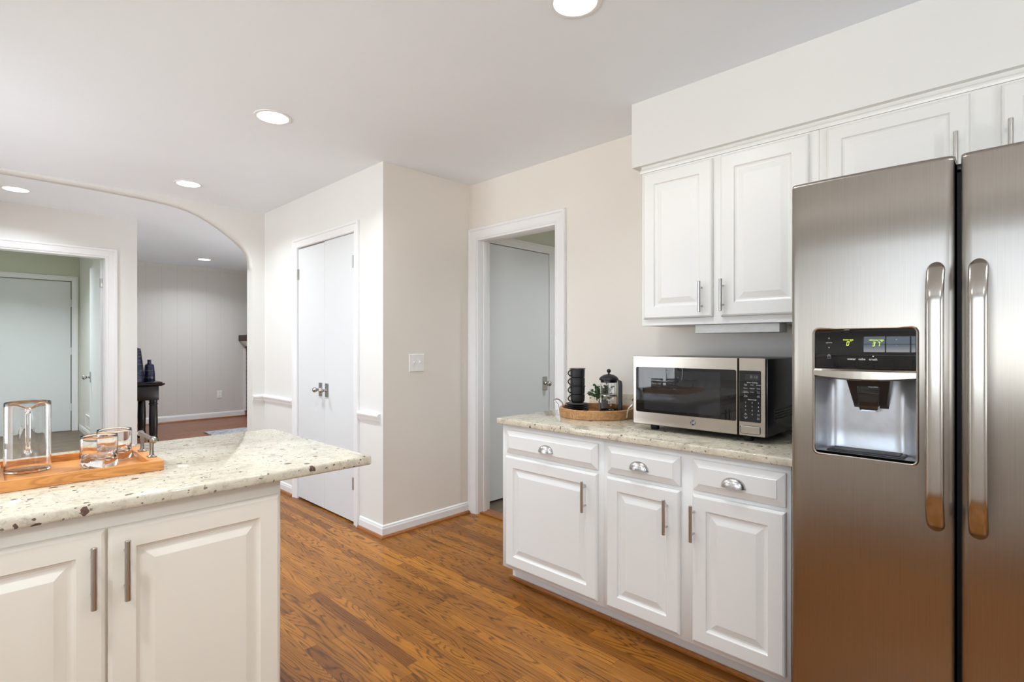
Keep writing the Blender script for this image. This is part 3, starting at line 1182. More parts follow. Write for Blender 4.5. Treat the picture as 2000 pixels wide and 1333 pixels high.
mb.loops([rrect(y0, y1, z0, z1, i, n) for i, n in pr], cap0=False, cap1=False, T=T, sm=True)
mb.build('dispenser_bezel', 'handle_steel', fz)
MB().box(y0 + .0015, y1 - .0015, 1.200, z1 - .0015, -.01, .002, .003, T=T).build('control_panel', 'blackgloss', fz)
mb = MB()         # silver lip, bowed downward at the middle
L = []
for k in range(13):
    t = k / 12
    a = y0 + .0015 + (y1 - y0 - .003) * t
    dz = .0075 * (1 - (2 * t - 1) ** 2)
    o = .006 + .006 * (1 - (2 * t - 1) ** 2)
    L.append([(a, 1.1995, -.005), (a, 1.1995, .002 + o * .5), (a, 1.194, .003 + o), (a, 1.180 - dz, .003 + o), (a, 1.175 - dz, o * .5), (a, 1.175 - dz, -.02)])
mb.loops(L, T=T)
mb.build('dispenser_lip', 'steelh', fz)
# recess shell: curved back, side cheeks, floor
mb = MB()
L = []
for z in (1.178, 1.10, 1.02, .972, .958):
    row = []
    for k in range(25):
        t = k / 24
        a = y0 + .002 + (y1 - y0 - .004) * t
        s = abs(2 * t - 1)
        depth = .080 if s < .55 else .080 * math.sqrt(max(0, 1 - ((s - .55) / .45) ** 2.2))
        if z < .97: depth *= .93
        row.append((a, z, -max(depth, -.001)))
    L.append(row)
mb.loops(L, closed=False, sm=True, T=T)
mb.loops([[(y0 + .002, .958, 0), (y0 + .002, .958, -.08)], [(y1 - .002, .958, 0), (y1 - .002, .958, -.08)]], closed=False, T=T)
mb.loops([[(y0 + .002, 1.19, 0), (y0 + .002, 1.19, -.082)], [(y1 - .002, 1.19, 0), (y1 - .002, 1.19, -.082)]], closed=False, T=T)
mb.build('dispenser_recess', 'recess', fz, sharp=60)
mb = MB()
mb.box(y0 + .03, y1 - .03, .9585, .9635, -.068, -.008, .002, T=T)
for k in range(9):
    mb.box(y0 + .04, y1 - .04, .9635, .966, -.064 + k * .0062, -.062 + k * .0062, T=T)
mb.build('drip_tray', 'mwbody', fz)
mb = MB()         # chute block
cx = (y0 + y1) / 2 - .006
mb.loops([[(cx - .055, 1.185, -.08), (cx + .055, 1.185, -.08), (cx + .055, 1.185, -.02), (cx - .055, 1.185, -.02)],
          [(cx - .042, 1.085, -.0795), (cx + .042, 1.085, -.0795), (cx + .040, 1.095, -.06), (cx - .040, 1.095, -.06)]], T=T)
mb.build('ice_chute', 'black', fz)
mb = MB()
L = []
for z, wv, n0, n1 in ((1.15, .030, -.055, -.035), (1.115, .026, -.056, -.034), (1.09, .024, -.062, -.036), (1.078, .022, -.066, -.044)):
    L.append(rrect(cx - wv, cx + wv, n0, n1, 0, z, .006))
mb.loops(L, sm=True, T=lambda p: T(Vector((p[0], p[2], p[1]))))
mb.build('dispenser_paddle', 'glass', fz)


# panel lettering; text in local (x right, y up) -> faces -x, right of the reader is -y
def TX(a, b, X):
    return lambda p: Vector((X - p.z, a - p.x, b + p.y))


px = RX - .0026
mb = MB()


def seg7(mb, digit, a, b, h, X, shear=.18):
    wv = h * .52
    t = h * .13
    segs = {'0': 'abcdef', '3': 'abcdg', '7': 'abc'}[digit]
    hh = h / 2
    R = {'a': (-wv / 2 + t * .6, wv / 2 - t * .6, hh - t, hh), 'g': (-wv / 2 + t * .6, wv / 2 - t * .6, -t / 2, t / 2), 'd': (-wv / 2 + t * .6, wv / 2 - t * .6, -hh, -hh + t),
         'f': (-wv / 2, -wv / 2 + t, t * .3, hh - t * .4), 'b': (wv / 2 - t, wv / 2, t * .3, hh - t * .4),
         'e': (-wv / 2, -wv / 2 + t, -hh + t * .4, -t * .3), 'c': (wv / 2 - t, wv / 2, -hh + t * .4, -t * .3)}
    for s in segs:
        x0_, x1_, y0_, y1_ = R[s]
        vs = [mb.v((X, a - (x + shear * y), b + y)) for x, y in ((x0_, y0_), (x1_, y0_), (x1_, y1_), (x0_, y1_))]
        mb.face(vs)


seg7(mb, '0', .361, 1.273, .0125, px)
mb.text('°', .009, TX(.3535, 1.2775, px), bold=.0002)
mb.text('freezer temp', .0048, TX(.360, 1.2835, px), bold=.0001)
mb.build('freezer_readout', 'led', fz, normals=False)
mb = MB()
seg7(mb, '3', .299, 1.2715, .0125, px)
seg7(mb, '7', .288, 1.2715, .0125, px)
mb.text('°', .009, TX(.2805, 1.2762, px), bold=.0002)
mb.text('refrigerator temp', .0048, TX(.293, 1.2825, px), bold=.0001)
mb.build('refrigerator_readout', 'led', fz, normals=False)
mb = MB()
for s, a in (('water', .352), ('cube', .327), ('crush', .3005)):
    mb.text(s, .0088, TX(a, 1.2285, px), bold=.00015)
mb.build('dispense_lettering', 'ink', fz, normals=False)
mb = MB()
mb.text('options', .0055, TX(.4085, 1.2755, px))
mb.text('^', .010, TX(.4085, 1.2865, px))
mb.text('v', .008, TX(.4085, 1.2615, px))
mb.build('options_lettering', 'ink', fz, normals=False)
mb = MB()
mb.text('+', .007, TX(.2475, 1.283, px))
mb.text('-', .007, TX(.2475, 1.268, px))
mb.build('plus_minus_lettering', 'ink', fz, normals=False)
mb = MB()
q = [(.404, 1.2305), (.413, 1.2305), (.413, 1.2365), (.404, 1.2365)]
mb.tube([(px, a, b) for a, b in q], .0005, 5, closed=True)
mb.tube([(px, .4055, 1.2365), (px, .4065, 1.2405), (px, .4105, 1.2405), (px, .4115, 1.2365)], .0005, 5)
mb.build('lock_icon', 'ink', fz, normals=False)
MB().lathe([(0, 0), (.0013, 0)], (px, .3005, 1.237), 10, axis='x').build('indicator_light', 'ledwhite', fz)

# ------------------------------------------------------------------ microwave
MX = 2.15
mw = thing('microwave', 'stainless steel countertop microwave with black glass door', 'microwave', (2.36, 1.01, .880))
mb = MB()
mb.box(MX + .018, 2.605, .714, 1.304, .906, 1.214, .006, 2)
mb.build('case', 'mwbody', mw)
mb = MB()
for k in range(4):
    zz = .968 + k * .011
    mb.box(2.235, 2.50, .7125, .7145, zz, zz + .005, .0009)
mb.box(2.235, 2.24, .7122, .7145, .965, 1.01)
mb.build('side_vents', 'black', mw)
for (x, y) in ((2.205, 1.22), (2.205, .80), (2.55, 1.22), (2.55, .80)):
    MB().lathe([(0, 0), (.016, 0), (.019, .004), (.021, .028), (0, .028)], (x, y, .880), 20).build('foot', 'black', mw)
T = EAST(MX)
# door: steel frame with a glass window
mb = MB()
wa0, wa1, wb0, wb1 = .829, 1.287, .962, 1.168
da0, da1, db0, db1 = .8245, 1.3015, .907, 1.2175
seg = 5


def frame_with_hole(mb, a0, a1, b0, b1, ha0, ha1, hb0, hb1, T, n, r=.008, edge=.003, ro=.004):
    o0 = rrect(a0, a1, b0, b1, 0, 0, ro, seg)
    o1 = rrect(a0, a1, b0, b1, 0, n - edge, ro, seg)
    o2 = rrect(a0, a1, b0, b1, edge * .6, n, ro, seg)
    i2 = rrect(ha0, ha1, hb0, hb1, 0, n, r, seg)
    i1 = rrect(ha0, ha1, hb0, hb1, 0, n - .004, r, seg)
    mb.loops([o0, o1, o2, i2, i1], cap0=False, cap1=False, T=T)


frame_with_hole(mb, da0, da1, db0, db1, wa0, wa1, wb0, wb1, T, 0.0)
dr = None
mb.box(da0 + .002, da1 - .002, db0 + .002, db1 - .002, -.02, -.0045, T=T)
dr = mb.build('door', 'steelh', mw, sharp=30)
MB().box(wa0 - .001, wa1 + .001, wb0 - .001, wb1 + .001, -.006, -.0015, T=T).build('door_glass', 'blackgloss', dr)
MB().box(.895, 1.245, .975, 1.155, -.0016, -.0009, T=T).build('window_screen', 'mwscreen', dr)
# control side
mb = MB()
frame_with_hole(mb, .718, .8195, .907, 1.2175, .734, .8185, .963, 1.1665, T, 0.0, r=.005)
mb.box(.720, .8175, .909, 1.2155, -.02, -.0045, T=T)
cp = mb.build('control_housing', 'steelh', mw, sharp=30)
MB().box(.7335, .8187, .9625, 1.167, -.006, -.001, T=T).build('keypad', 'blackgloss', cp)
MB().box(.741, .796, 1.130, 1.153, -.0012, -.0006, T=T).build('clock_display', 'black', cp)
mb = MB()
mb.loops([rrect(.737, .812, .9175, .9465, i, n, .006) for i, n in ((-.002, -.003), (-.002, .0004), (-.0008, .0008), (-.0004, .0004))], cap0=False, cap1=False, T=T)
mb.build('button_rim', 'black', cp)
mb = MB()
mb.loops([rrect(.737, .812, .9175, .9465, i, n, .006) for i, n in ((0, -.003), (0, .001), (.002, .0022), (.003, .0022))], T=T)
mb.build('door_button', 'steelh', cp)
px = MX + .0004
mb = MB()
yc = .768
mb.text('Sensor Cooking', .0062, TX(yc, 1.1195, px), bold=.0001)
rows = [(1.1105, ('Steam\nClean', 'Sensor', 'Beverage')), (1.0965, ('Popcorn', 'Vegetable', 'Potato')), (1.082, ('Defrost\nWeight/Time', 'Reheat', 'Power\nLevel')), (1.066, ('Timer\nOn/Off', '', 'Add\n30 Sec'))]
for z, rw in rows:
    for s, a in zip(rw, (.793, .768, .744)):
        if s: mb.text(s, .0046, TX(a, z, px))
mb.text('Express Cook', .0056, TX(yc, 1.052, px), bold=.0001)
for i, rw in enumerate(('123', '456', '789')):
    for s, a in zip(rw, (.793, .768, .744)):
        mb.text(s, .0072, TX(a, 1.040 - .0155 * i, px), bold=.0001)
mb.text('0', .0072, TX(.768, .9935, px), bold=.0001)
mb.text('Set\nClock', .0046, TX(.793, .9935, px))
mb.text('Cook\nTime', .0046, TX(.744, .9935, px))
mb.text('Cancel\nOff', .0050, TX(.793, .979, px))
mb.text('Start\nPause', .0050, TX(.744, .979, px))
mb.build('key_lettering', 'ink', cp, normals=False)
mb = MB()
mb.text('8:18', .017, TX(.762, 1.1415, MX - .0001), shear=.1)
mb.build('clock_digits', 'inkgrey', cp, normals=False)
# round monogram badge
bd = MB().lathe([(.0125, -.001), (.0125, .0004), (.0118, .0008), (0, .0008)], n=32, T=lambda q: T(Vector((1.012 + q.x, .9365 + q.y, q.z)))).build('badge', 'black', dr)
mb = MB()
mb.lathe([(.0108, .0009), (.0114, .0009)], n=36, T=lambda q: T(Vector((1.012 + q.x, .9365 + q.y, q.z))))
mb.text('GE', .0125, TX(1.012, .9365, MX - .0012), shear=.35, bold=.0002)
for k in range(4):
    q = PI / 4 + k * PI / 2
    pts = [(MX - .0011, 1.012 + .0092 * math.cos(q + j * .14 - .35), .9365 + .0092 * math.sin(q + j * .14 - .35)) for j in range(6)]
    mb.tube(pts, .0004, 5)
mb.build('badge_lettering', 'ink', dr, normals=False)

# ------------------------------------------------------------------ round tray set
TC = Vector((2.386, 1.673, .880))
tr = thing('round_tray', 'round wooden tray with wire handles beside the microwave', 'tray', TC)
R = .200
MB().lathe([(0, .0005), (R - .003, .0005), (R, .004), (R, .046), (R - .004, .050), (R - .012, .050), (R - .015, .047), (R - .015, .012), (0, .012)], TC, 64).build('tray_body', 'acacia', tr, sharp=40)
for ang in (115, -80):
    q = math.radians(ang)
    er = Vector((math.cos(q), math.sin(q), 0))
    et = Vector((-math.sin(q), math.cos(q), 0))
    w2 = .052
    pts = []
    for a, o, z in ((-w2, .002, .012), (-w2, .004, .035), (-w2 * .98, .012, .062), (-w2 * .9, .028, .078), (-w2 * .7, .034, .082), (0, .035, .083), (w2 * .7, .034, .082), (w2 * .9, .028, .078), (w2 * .98, .012, .062), (w2, .004, .035), (w2, .002, .012)):
        rr = math.sqrt(R * R - a * a)
        pts.append(TC + er * (rr + o) + et * a + Vector((0, 0, z)))
    MB().tube(pts, .0042, 10).build('wire_handle', 'nickel', tr)

CP = Vector((2.338, 1.765, .892))
for k in range(5):
    p = CP + Vector((0, 0, k * .0105))
    mb = MB().lathe([(0, 0), (.036, 0), (.038, .002), (.058, .006), (.064, .0105), (.0645, .012), (.062, .012), (.055, .008), (.034, .005), (0, .005)], p, 44)
    tag(mb.build('saucer', 'mattblack', loc=p), 'matt black saucer %s of the pile on the round tray' % ('at the bottom', 'second from the bottom', 'in the middle', 'second from the top', 'at the top')[k], 'saucer', 'black saucers piled on the round tray')
left = Vector((-.6965, .7176, 0))         # towards the left of the picture
hd = (left * .94 + Vector((-.7176, -.6965, 0)) * .34).normalized()
zt = CP.z + .0565
for k in range(4):
    p = Vector((CP.x, CP.y, zt + k * .0462))
    c = thing('espresso_cup', 'matt black espresso cup %s of the stack in the wire stand' % ('at the bottom', 'second from the bottom', 'third from the bottom', 'on top')[k], 'cup', p, 'stacked black espresso cups')
    foot = [(0, 0), (.027, 0), (.029, .001), (.0362, .009), (.0378, .013)] if k == 0 else [(0, 0), (.0345, 0), (.0352, .0015), (.0382, .004), (.0388, .008)]
    MB().lathe(foot + [(.0398, .0452), (.0392, .0461), (.0376, .0452), (.0356, .013), (.031, .009), (.022, .006), (0, .006)], p, 40).build('cup_body', 'mattblack', c)
    pts = []
    for j in range(11):
        a = -PI / 2 + PI * j / 10
        pts.append(p + hd * (.036 + .0215 * math.cos(a)) + Vector((0, 0, .026 + .0165 * math.sin(a))))
    MB().tube(pts, .0033, 10).build('cup_handle', 'mattblack', c)
st = thing('cup_stand', 'black wire stand holding the stacked cups above the saucers', 'stand', CP)
mb = MB()
for ang in (20, 140, 260):
    q = math.radians(ang)
    er = Vector((math.cos(q), math.sin(q), 0))
    pts = [CP + er * .0685 + Vector((0, 0, z)) for z in (.002, .055)] + [CP + er * .060 + Vector((0, 0, .058)), CP + er * .0445 + Vector((0, 0, .060)), CP + er * .043 + Vector((0, 0, .068)), CP + er * .043 + Vector((0, 0, .245))]
    mb.tube(pts, .0016, 7)
for rr, z in ((.043, .149), (.043, .245), (.0685, .003)):
    mb.tube([CP + Vector((rr * math.cos(2 * PI * k / 36), rr * math.sin(2 * PI * k / 36), z)) for k in range(36)], .0015, 6, closed=True)
mb.build('wire_frame', 'mattblack', st)

FP = Vector((2.4227, 1.618, .892))
fp = thing('french_press', 'black and glass french press coffee maker on the round tray', 'coffee press', FP)
RR = .047
MB().lathe([(RR, .016), (RR, .178), (RR + .001, .184), (RR - .0015, .184), (RR - .0025, .178), (RR - .0025, .019), (0, .019), (0, .016)], FP, 48).build('beaker', 'glass', fp)
mb = MB()
mb.lathe([(0, 0), (RR + .003, 0), (RR + .004, .003), (RR + .004, .024), (RR + .001, .026), (RR + .001, .0155), (0, .0155)], FP, 48)
rt = Vector((.6965, -.7176, 0))
rt = (rt * .96 + Vector((-.7176, -.6965, 0)) * .28).normalized()
tg = Vector((-rt.y, rt.x, 0))
L = []
for z, o0, o1, wv in ((.0, .0, .018, .017), (.02, .0, .022, .017), (.06, .001, .022, .016), (.12, .001, .022, .016), (.16, .001, .022, .016), (.178, .0, .019, .016), (.186, -.002, .008, .015)):
    L.append([FP + rt * (RR + .003 + o) + tg * s + Vector((0, 0, z)) for o, s in ((o0, -wv), (o1 - .005, -wv), (o1, -wv * .5), (o1, wv * .5), (o1 - .005, wv), (o0, wv))])
mb.loops(L, sm=True)
mb.build('frame_handle', 'black', fp, sharp=50)
mb = MB()
mb.lathe([(RR - .004, .172), (RR - .004, .186), (RR + .005, .186), (RR + .0055, .190), (RR + .002, .197), (.040, .206), (.026, .2135), (.012, .217), (.005, .218), (.005, .224), (.0, .224)], FP, 44)
mb.build('lid', 'black', fp)
mb = MB()
mb.sphere(FP + Vector((0, 0, .2345)), .0115, 12)
mb.build('plunger_knob', 'black', fp)
mb = MB()
mb.tube([FP + Vector((0, 0, .10)), FP + Vector((0, 0, .2)), FP + Vector((0, 0, .224))], .002, 8)
mb.lathe([(0, .098), (.040, .098), (.0425, .1), (.0425, .106), (.040, .108), (0, .108)], FP, 36)
mb.build('plunger', 'nickel', fp)
# printed scale on the beaker: small raised bars wrapped on the glass
mb = MB()
vd = math.atan2(-.5555, -.8316)
for k in range(9):
    z = .052 + k * .0095
    wd = .32 if k % 2 else .2
    if k == 8: z, wd = .138, .36
    hgt = .0075 if k == 8 else .0022
    a0 = vd + .12
    mb.loops([[FP + Vector(((RR + .0004) * math.cos(a0 + wd * j / 6), (RR + .0004) * math.sin(a0 + wd * j / 6), z + dz)) for dz in (0, hgt)] for j in range(7)], closed=False)
mb.build('measure_marks', 'ink', fp, normals=False)

PP = Vector((2.522, 1.722, .892))
pl = thing('potted_plant', 'small leafy green plant in a grey pot behind the coffee press', 'plant', PP)
MB().lathe([(0, 0), (.020, 0), (.022, .002), (.028, .055), (.028, .058), (.025, .058), (.024, .05), (0, .05)], PP, 28).build('pot', 'pot', pl)
rnd = random.Random(5)
mbs, mbl = MB(), MB()
for k in range(34):
    az = rnd.uniform(0, 2 * PI)
    el = rnd.uniform(.25, 1.3)
    ln = rnd.uniform(.055, .105)
    dirv = Vector((math.cos(az) * math.cos(el), math.sin(az) * math.cos(el), math.sin(el)))
    b = PP + Vector((math.cos(az) * .008, math.sin(az) * .008, .05))
    pts = [b, b + dirv * ln * .5 + Vector((0, 0, .02)), b + dirv * ln + Vector((0, 0, .015))]
    mbs.tube(pts, .0009, 5)
    for j in range(9):
        t = .35 + .65 * j / 8
        c = pts[0].lerp(pts[1], t * 2) if t < .5 else pts[1].lerp(pts[2], t * 2 - 1)
        n = Vector((rnd.uniform(-1, 1), rnd.uniform(-1, 1), rnd.uniform(-.4, 1))).normalized()
        s1 = n.cross(Vector((.3, .2, .9))).normalized()
        s2 = n.cross(s1)
        c = c + s1 * rnd.uniform(.004, .008)
        R1 = rnd.uniform(.005, .009)
        ring = [c + (s1 * math.cos(2 * PI * q / 8) * 1.15 + s2 * math.sin(2 * PI * q / 8) * .85) * R1 + n * (.0012 * math.cos(4 * PI * q / 8)) for q in range(8)]
        mid_ = mbl.v(c - n * .0012)
        rv = [mbl.v(q) for q in ring]
        for q in range(8):
            mbl.face([mid_, rv[q], rv[(q + 1) % 8]], True)
mbs.build('stems', 'stem', pl)
mbl.build('foliage', 'leaf', pl, normals=False)

# ------------------------------------------------------------------ island
IY = 1.641
isl = MB().box(WX + .001, .985, IY, 2.505, .848, .880, .007, 3)
tag(isl.build('granite_countertop', 'granite', loc=(.2, 2.07, .848)), 'cream speckled granite top of the kitchen island', 'countertop')
ic = thing('base_cabinet', 'cream island cabinet with two raised panel doors', 'cabinet', (.24, 1.68, 0))
FYI = 1.681
mb = MB()
mb.box(-.205, .684, FYI, 2.22, .09, .8475, .0015, 1)
mb.box(-.205, .68, FYI + .07, 2.22, 0, .09)
mb.build('cabinet_body', 'cream', ic)
T = SOUTH(FYI)
for a0, a1, ha in ((.2455, .675, .281), (-.19, .2405, .213)):
    do = raised_door(a0, a1, .112, .803, T, fw=.058).build('door', 'cream', ic)
    bar_handle(ha, .619, .772, T, .02).build('bar_handle', 'nickel', do)
wc = thing('base_cabinet', 'white sink base cabinets along the window wall behind the camera', 'cabinet', (-1.1, 0, 0))
mb = MB()
mb.box(WX + .001, -.80, -2.0, 1.68, .09, .847, .0015, 1)
mb.box(WX + .001, -.87, -2.0, 1.68, 0, .09)
mb.box(WX + .001, -.206, 1.681, 2.22, 0, .847)
mb.build('cabinet_body', 'cab', wc)
for k in range(7):
    a0 = -1.95 + k * .5
    T = lambda p: Vector((-.80 + p[2], p[0], p[1]))
    do = raised_door(a0, a0 + .47, .112, .686, T).build('door', 'cab', wc)
    bar_handle(a0 + .05, .507, .648, T, .02).build('bar_handle', 'nickel', do)
    drawer_front(a0, a0 + .47, .702, .822, T).build('drawer', 'cab', wc)
tag(MB().box(WX + .001, -.77, -2.0, 1.64, .848, .880, .005, 2).build('granite_countertop', 'granite', loc=(-1.1, -.2, .848)), 'cream granite countertop under the kitchen window', 'countertop')

# serving tray
TZ = .8805
st = thing('serving_tray', 'rectangular honey wood tray on the island with pewter handles', 'tray', (.23, 2.07, TZ))
X0, X1, Y0, Y1 = .032, .422, 1.918, 2.262
MB().box(X0 + .004, X1 - .004, Y0 + .004, Y1 - .004, TZ, TZ + .009).build('tray_base', 'oaktray', st)
mb = MB()
mb.box(X0, X1, Y0, Y0 + .011, TZ, TZ + .030, .001, 1)
mb.box(X0, X1, Y1 - .011, Y1, TZ, TZ + .030, .001, 1)
mb.box(X1 - .034, X1, Y0 + .0105, Y1 - .0105, TZ, TZ + .0295, .001, 1)
mb.box(X0, X0 + .034, Y0 + .0105, Y1 - .0105, TZ, TZ + .0295, .001, 1)
mb.build('tray_rim', 'oaktray', st)
for xh in (X1 - .014, X0 + .014):
    mb = MB()
    zb = TZ + .0295
    for y in (2.005, 2.138):
        mb.lathe([(0, 0), (.0105, 0), (.011, .003), (.007, .006), (.006, .010), (.0055, .03), (.0065, .045), (.0065, .052)], (xh, y, zb), 16)
        mb.box(xh - .011, xh + .011, y - .015, y + .015, zb, zb + .003, .0012)
    mb.tube([(xh, 1.978, zb + .056), (xh, 1.99, zb + .0585), (xh, 2.005, zb + .0575), (xh, 2.0715, zb + .0575), (xh, 2.138, zb + .0575), (xh, 2.153, zb + .0585), (xh, 2.165, zb + .056)],
            [.0085, .0098, .0068, .0062, .0068, .0098, .0085], 14)
    for y in (1.976, 2.167):
        mb.sphere((xh, y, zb + .0565), .0098, 8)
    mb.build('pewter_handle', 'bronze', st)

# pitcher
PC = Vector((.1235, 2.150, TZ + .0095))
pt = thing('glass_pitcher', 'clear cylindrical glass pitcher on the wooden tray', 'pitcher', PC)
mb = MB()
Rp, hp = .0535, .208
n = 72
inward = math.atan2(-2.15, -.1235)
prof = [(0, 0), (Rp - .004, 0), (Rp, .004), (Rp, .06), (Rp, .12), (Rp, .17), (Rp, .195), (Rp - .0005, hp - .002), (Rp - .002, hp), (Rp - .0026, hp - .002), (Rp - .0028, .195), (Rp - .0028, .17), (Rp - .0028, .06), (Rp - .0028, .014), (Rp - .006, .009), (0, .008)]


def spout(p):
    a = math.atan2(p.y, p.x)
    da = abs((a - (inward + PI) + PI) % (2 * PI) - PI)
    if p.z > .15 and da < .5:
        k = (p.z - .15) / (hp - .15) * (math.cos(da / .5 * PI) + 1) / 2
        rr = 1 + .22 * k
        return Vector((p.x * rr, p.y * rr, p.z)) + PC
    di = abs((a - inward + PI) % (2 * PI) - PI)
    if p.z > .17 and di < .5:
        p = Vector((p.x, p.y, p.z - .014 * (1 - di / .5) * (p.z - .17) / (hp - .17)))
    return p + PC


mb.lathe(prof, (0, 0, 0), n, T=spout)
mb.build('vessel', 'glass', pt, sharp=60)
hv = Vector((math.cos(inward), math.sin(inward), 0))
pts = [PC + hv * (Rp - .001) + Vector((0, 0, .188)), PC + hv * (Rp + .014) + Vector((0, 0, .190)), PC + hv * (Rp + .030) + Vector((0, 0, .182)), PC + hv * (Rp + .035) + Vector((0, 0, .16)),
       PC + hv * (Rp + .033) + Vector((0, 0, .12)), PC + hv * (Rp + .024) + Vector((0, 0, .085)), PC + hv * (Rp + .010) + Vector((0, 0, .068)), PC + hv * (Rp - .001) + Vector((0, 0, .066))]
MB().tube(pts, [.0085, .007, .006, .006, .006, .006, .007, .0095], 14).build('handle', 'glass', pt)


def tumbler(p, label):
    t = thing('glass_tumbler', label, 'glass', p, 'glass tumblers on the wooden tray')
    Rt, ht = .0475, .098
    ng, prof_o = 56, []
    mb = MB()
    L = []
    outer = [(.0, Rt - .004), (.003, Rt - .001), (.02, Rt), (.05, Rt), (.09, Rt), (ht - .001, Rt - .0004), (ht, Rt - .0014)]
    inner = [(ht - .001, Rt - .0020), (.09, Rt - .0024), (.05, Rt - .0024), (.034, Rt - .004), (.027, Rt - .010), (.024, Rt - .026)]
    for z, rr in outer + inner:
        ring = []
        for i in range(ng):
            a = 2 * PI * i / ng
            dz = 0
            if (z, rr) in inner and z < .04:
                dz = .005 * math.sin(3 * a + z * 60) + .003 * math.sin(5 * a + 1)
            ring.append(p + Vector((rr * math.cos(a), rr * math.sin(a), z + dz)))
        L.append(ring)
    mb.loops(L, sm=True)
    mb.build('vessel', 'glass', t, sharp=50)


tumbler(Vector((.283, 2.068, TZ + .0095)), 'front clear glass tumbler with a wavy thick bottom')
tumbler(Vector((.338, 2.176, TZ + .0095)), 'clear glass tumbler behind the other one near the tray handle')

# ------------------------------------------------------------------ switch, outlets, vent
sw = thing('light_switch', 'white double toggle switch plate on the beige wall', 'light switch', (2.16, NY, 1.142))
T = SOUTH(NY)
mb = MB()
mb.loops([rect(2.098, 2.222, 1.082, 1.204, i, n) for i, n in ((0, 0.0005), (0, .003), (.003, .006), (.004, .0062))], T=T)
mb.build('cover_plate', 'plate', sw)
for a in (2.137, 2.183):
    mb = MB()
    mb.box(a - .006, a + .006, 1.131, 1.155, .0058, .008, .001, T=T)
    mb.loops([[(a - .004, 1.140, .007), (a + .004, 1.140, .007), (a + .004, 1.150, .007), (a - .004, 1.150, .007)], [(a - .0035, 1.148, .018), (a + .0035, 1.148, .018), (a + .0035, 1.153, .017), (a - .0035, 1.153, .017)]], T=T)
    mb.build('toggle', 'plate', sw)


def outlet(cx, cz, T, label, loc):
    o = thing('wall_outlet', label, 'outlet', loc)
    mb = MB()
    mb.loops([rect(cx - .036, cx + .036, cz - .06, cz + .06, i, n) for i, n in ((0, 0.0005), (0, .003), (.003, .006), (.004, .006))], T=T)
    mb.build('cover_plate', 'plate', o)
    for dz in (-.024, .024):
        mb = MB()
        mb.loops([rrect(cx - .016, cx + .016, cz + dz - .015, cz + dz + .015, i, n, .008) for i, n in ((0, .005), (0, .008), (.001, .0085))], T=T)
        s = mb.build('socket', 'plate', o)
        mb = MB()
        for da in (-.006, .006):
            mb.box(cx + da - .0012, cx + da + .0012, cz + dz - .002, cz + dz + .008, .008, .0088, T=T)
        mb.build('slots', 'dark', s)


outlet(2.785, .477, SOUTH(FY), 'white wall outlet on the grey panelled wall', (2.785, FY, .477))
outlet(3.748, .86, SOUTH(3.072), 'white wall outlet glimpsed beside the flush door', (3.748, 3.072, .86))

vt = thing('wall_vent', 'small white return air vent low on the hall wall', 'vent', (1.059, 8.5, .22))
T = EAST(1.059)
mb = MB()
mb.loops([rect(8.30, 8.72, .20, .37, i, n) for i, n in ((0, 0.0005), (0, .006), (.006, .010), (.02, .010), (.022, .004))], cap1=False, T=T)
mb.build('vent_frame', 'plate', vt)
mb = MB()
for k in range(7):
    a = 8.33 + k * .056
    mb.box(a, a + .012, .222, .348, .003, .008, T=T)
mb.build('louvers', 'plate', vt)
MB().box(8.322, 8.698, .222, .348, .0005, .002, T=T).build('duct_backing', 'inkgrey', vt)

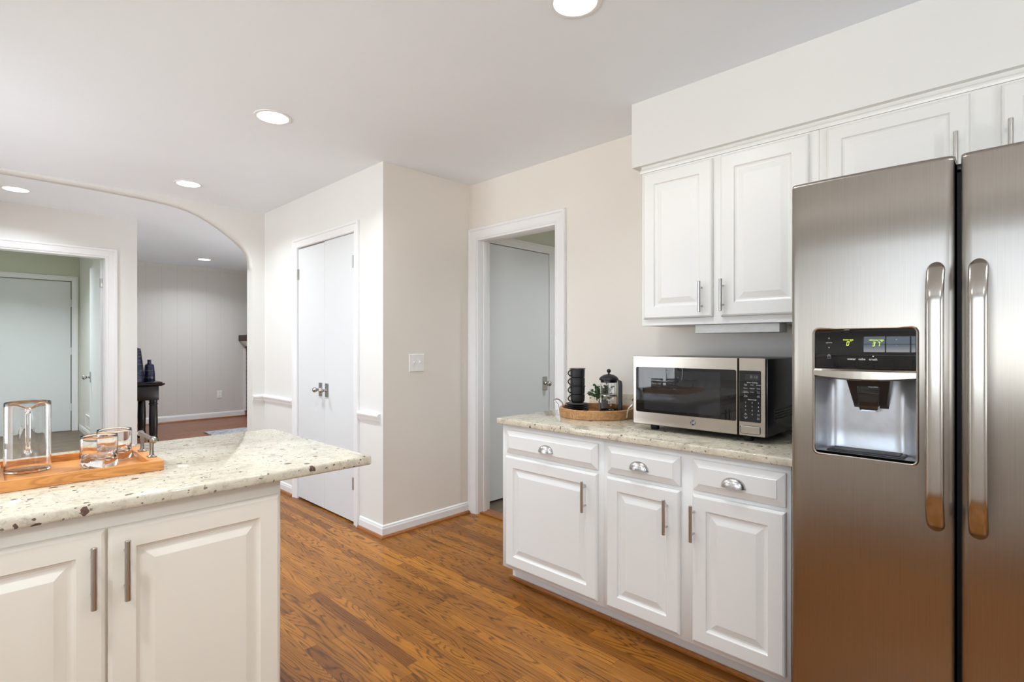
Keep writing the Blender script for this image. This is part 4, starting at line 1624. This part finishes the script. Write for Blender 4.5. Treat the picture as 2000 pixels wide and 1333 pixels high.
# ------------------------------------------------------------------ far room: console table, vases, mantel, rug
TT = .828
ct = thing('console_table', 'black lacquered console table beyond the arch', 'table', (1.37, 7.77, FZ))
mb = MB()
tx0, tx1, ty0, ty1 = 1.15, 1.60, 7.33, 8.20
mb.box(tx0, tx1, ty0, ty1, TT - .016, TT, .004, 2)
mb.loops([[(tx0, ty0 + i, z), (tx1 - i, ty0 + i, z), (tx1 - i, ty1 - i, z), (tx0, ty1 - i, z)] for i, z in ((-.018, TT - .0161), (-.022, TT - .026), (-.014, TT - .036), (.0, TT - .044), (.012, TT - .05))])
mb.build('table_top', 'ebony', ct)
MB().box(tx0 + .02, tx1 - .03, ty0 + .03, ty1 - .03, TT - .215, TT - .050, .003).build('apron', 'ebony', ct)
for lx, ly in ((1.525, 7.415), (1.525, 8.02), (1.21, 7.415), (1.21, 8.02)):
    c = Vector((lx, ly, FZ))
    hh = TT - .215 - FZ
    mb = MB()
    mb.lathe([(0, 0), (.050, 0), (.052, .03), (.048, .05), (.042, .058), (.046, .072), (.040, .085), (.042, .12), (.045, hh * .5), (.041, hh - .07), (.038, hh - .062), (.046, hh - .052), (.046, hh - .042), (.039, hh - .034), (.043, hh - .01), (.043, hh), (0, hh)], c, 24)
    mb.build('leg', 'ebony', ct)


def vase(p, prof, label):
    v = thing('ceramic_vase', label, 'vase', p, 'navy vases on the console table')
    MB().lathe(prof, p, 36).build('vase_body', 'vase', v)


vase(Vector((1.338, 7.485, TT)), [(0, 0), (.105, 0), (.112, .006), (.105, .12), (.092, .26), (.080, .36), (.074, .395), (.045, .405), (.030, .412), (.030, .445), (.034, .45), (.024, .45), (.022, .41), (0, .40)],
     'tall navy ribbed ceramic vase half hidden by the entry wall')
vase(Vector((1.516, 7.57, TT)), [(0, 0), (.058, 0), (.060, .004), (.057, .09), (.050, .17), (.045, .20), (.030, .208), (.021, .214), (.019, .235), (.021, .255), (.024, .258), (.017, .258), (.015, .22), (0, .21)],
     'short navy ribbed ceramic vase with a narrow neck')

fpz = thing('fireplace', 'brick fireplace with dark wood mantel at the right edge of the arch', 'fireplace', (3.45, 8.5, FZ))
MB().box(3.178, 3.749, 7.5, FY - .001, FZ, 1.3255).build('brick_breast', 'brick', fpz)
mb = MB()
mb.box(3.068, 3.74, 7.3, FY - .002, 1.3257, 1.425, .006)
mb.build('mantel_shelf', 'mantel', fpz)
mb = MB()
pr = [(3.178, 1.325), (3.095, 1.325), (3.10, 1.312), (3.125, 1.285), (3.150, 1.262), (3.158, 1.245), (3.178, 1.245)]
mb.loops([[(x, 7.4, z) for x, z in pr], [(x, FY - .003, z) for x, z in pr]])
mb.build('mantel_moulding', 'trim', fpz)
MB().box(3.150, 3.1779, FY - .03, FY - .001, FZ + .09, 1.21).build('edge_trim', 'trim', fpz)

rg = MB().box(2.175, 3.05, 6.75, 7.842, FZ, FZ + .012, .003)
tag(rg.build('area_rug', 'rug', loc=(2.6, 7.3, FZ)), 'grey patterned area rug on the reddish floor beyond the arch', 'rug')
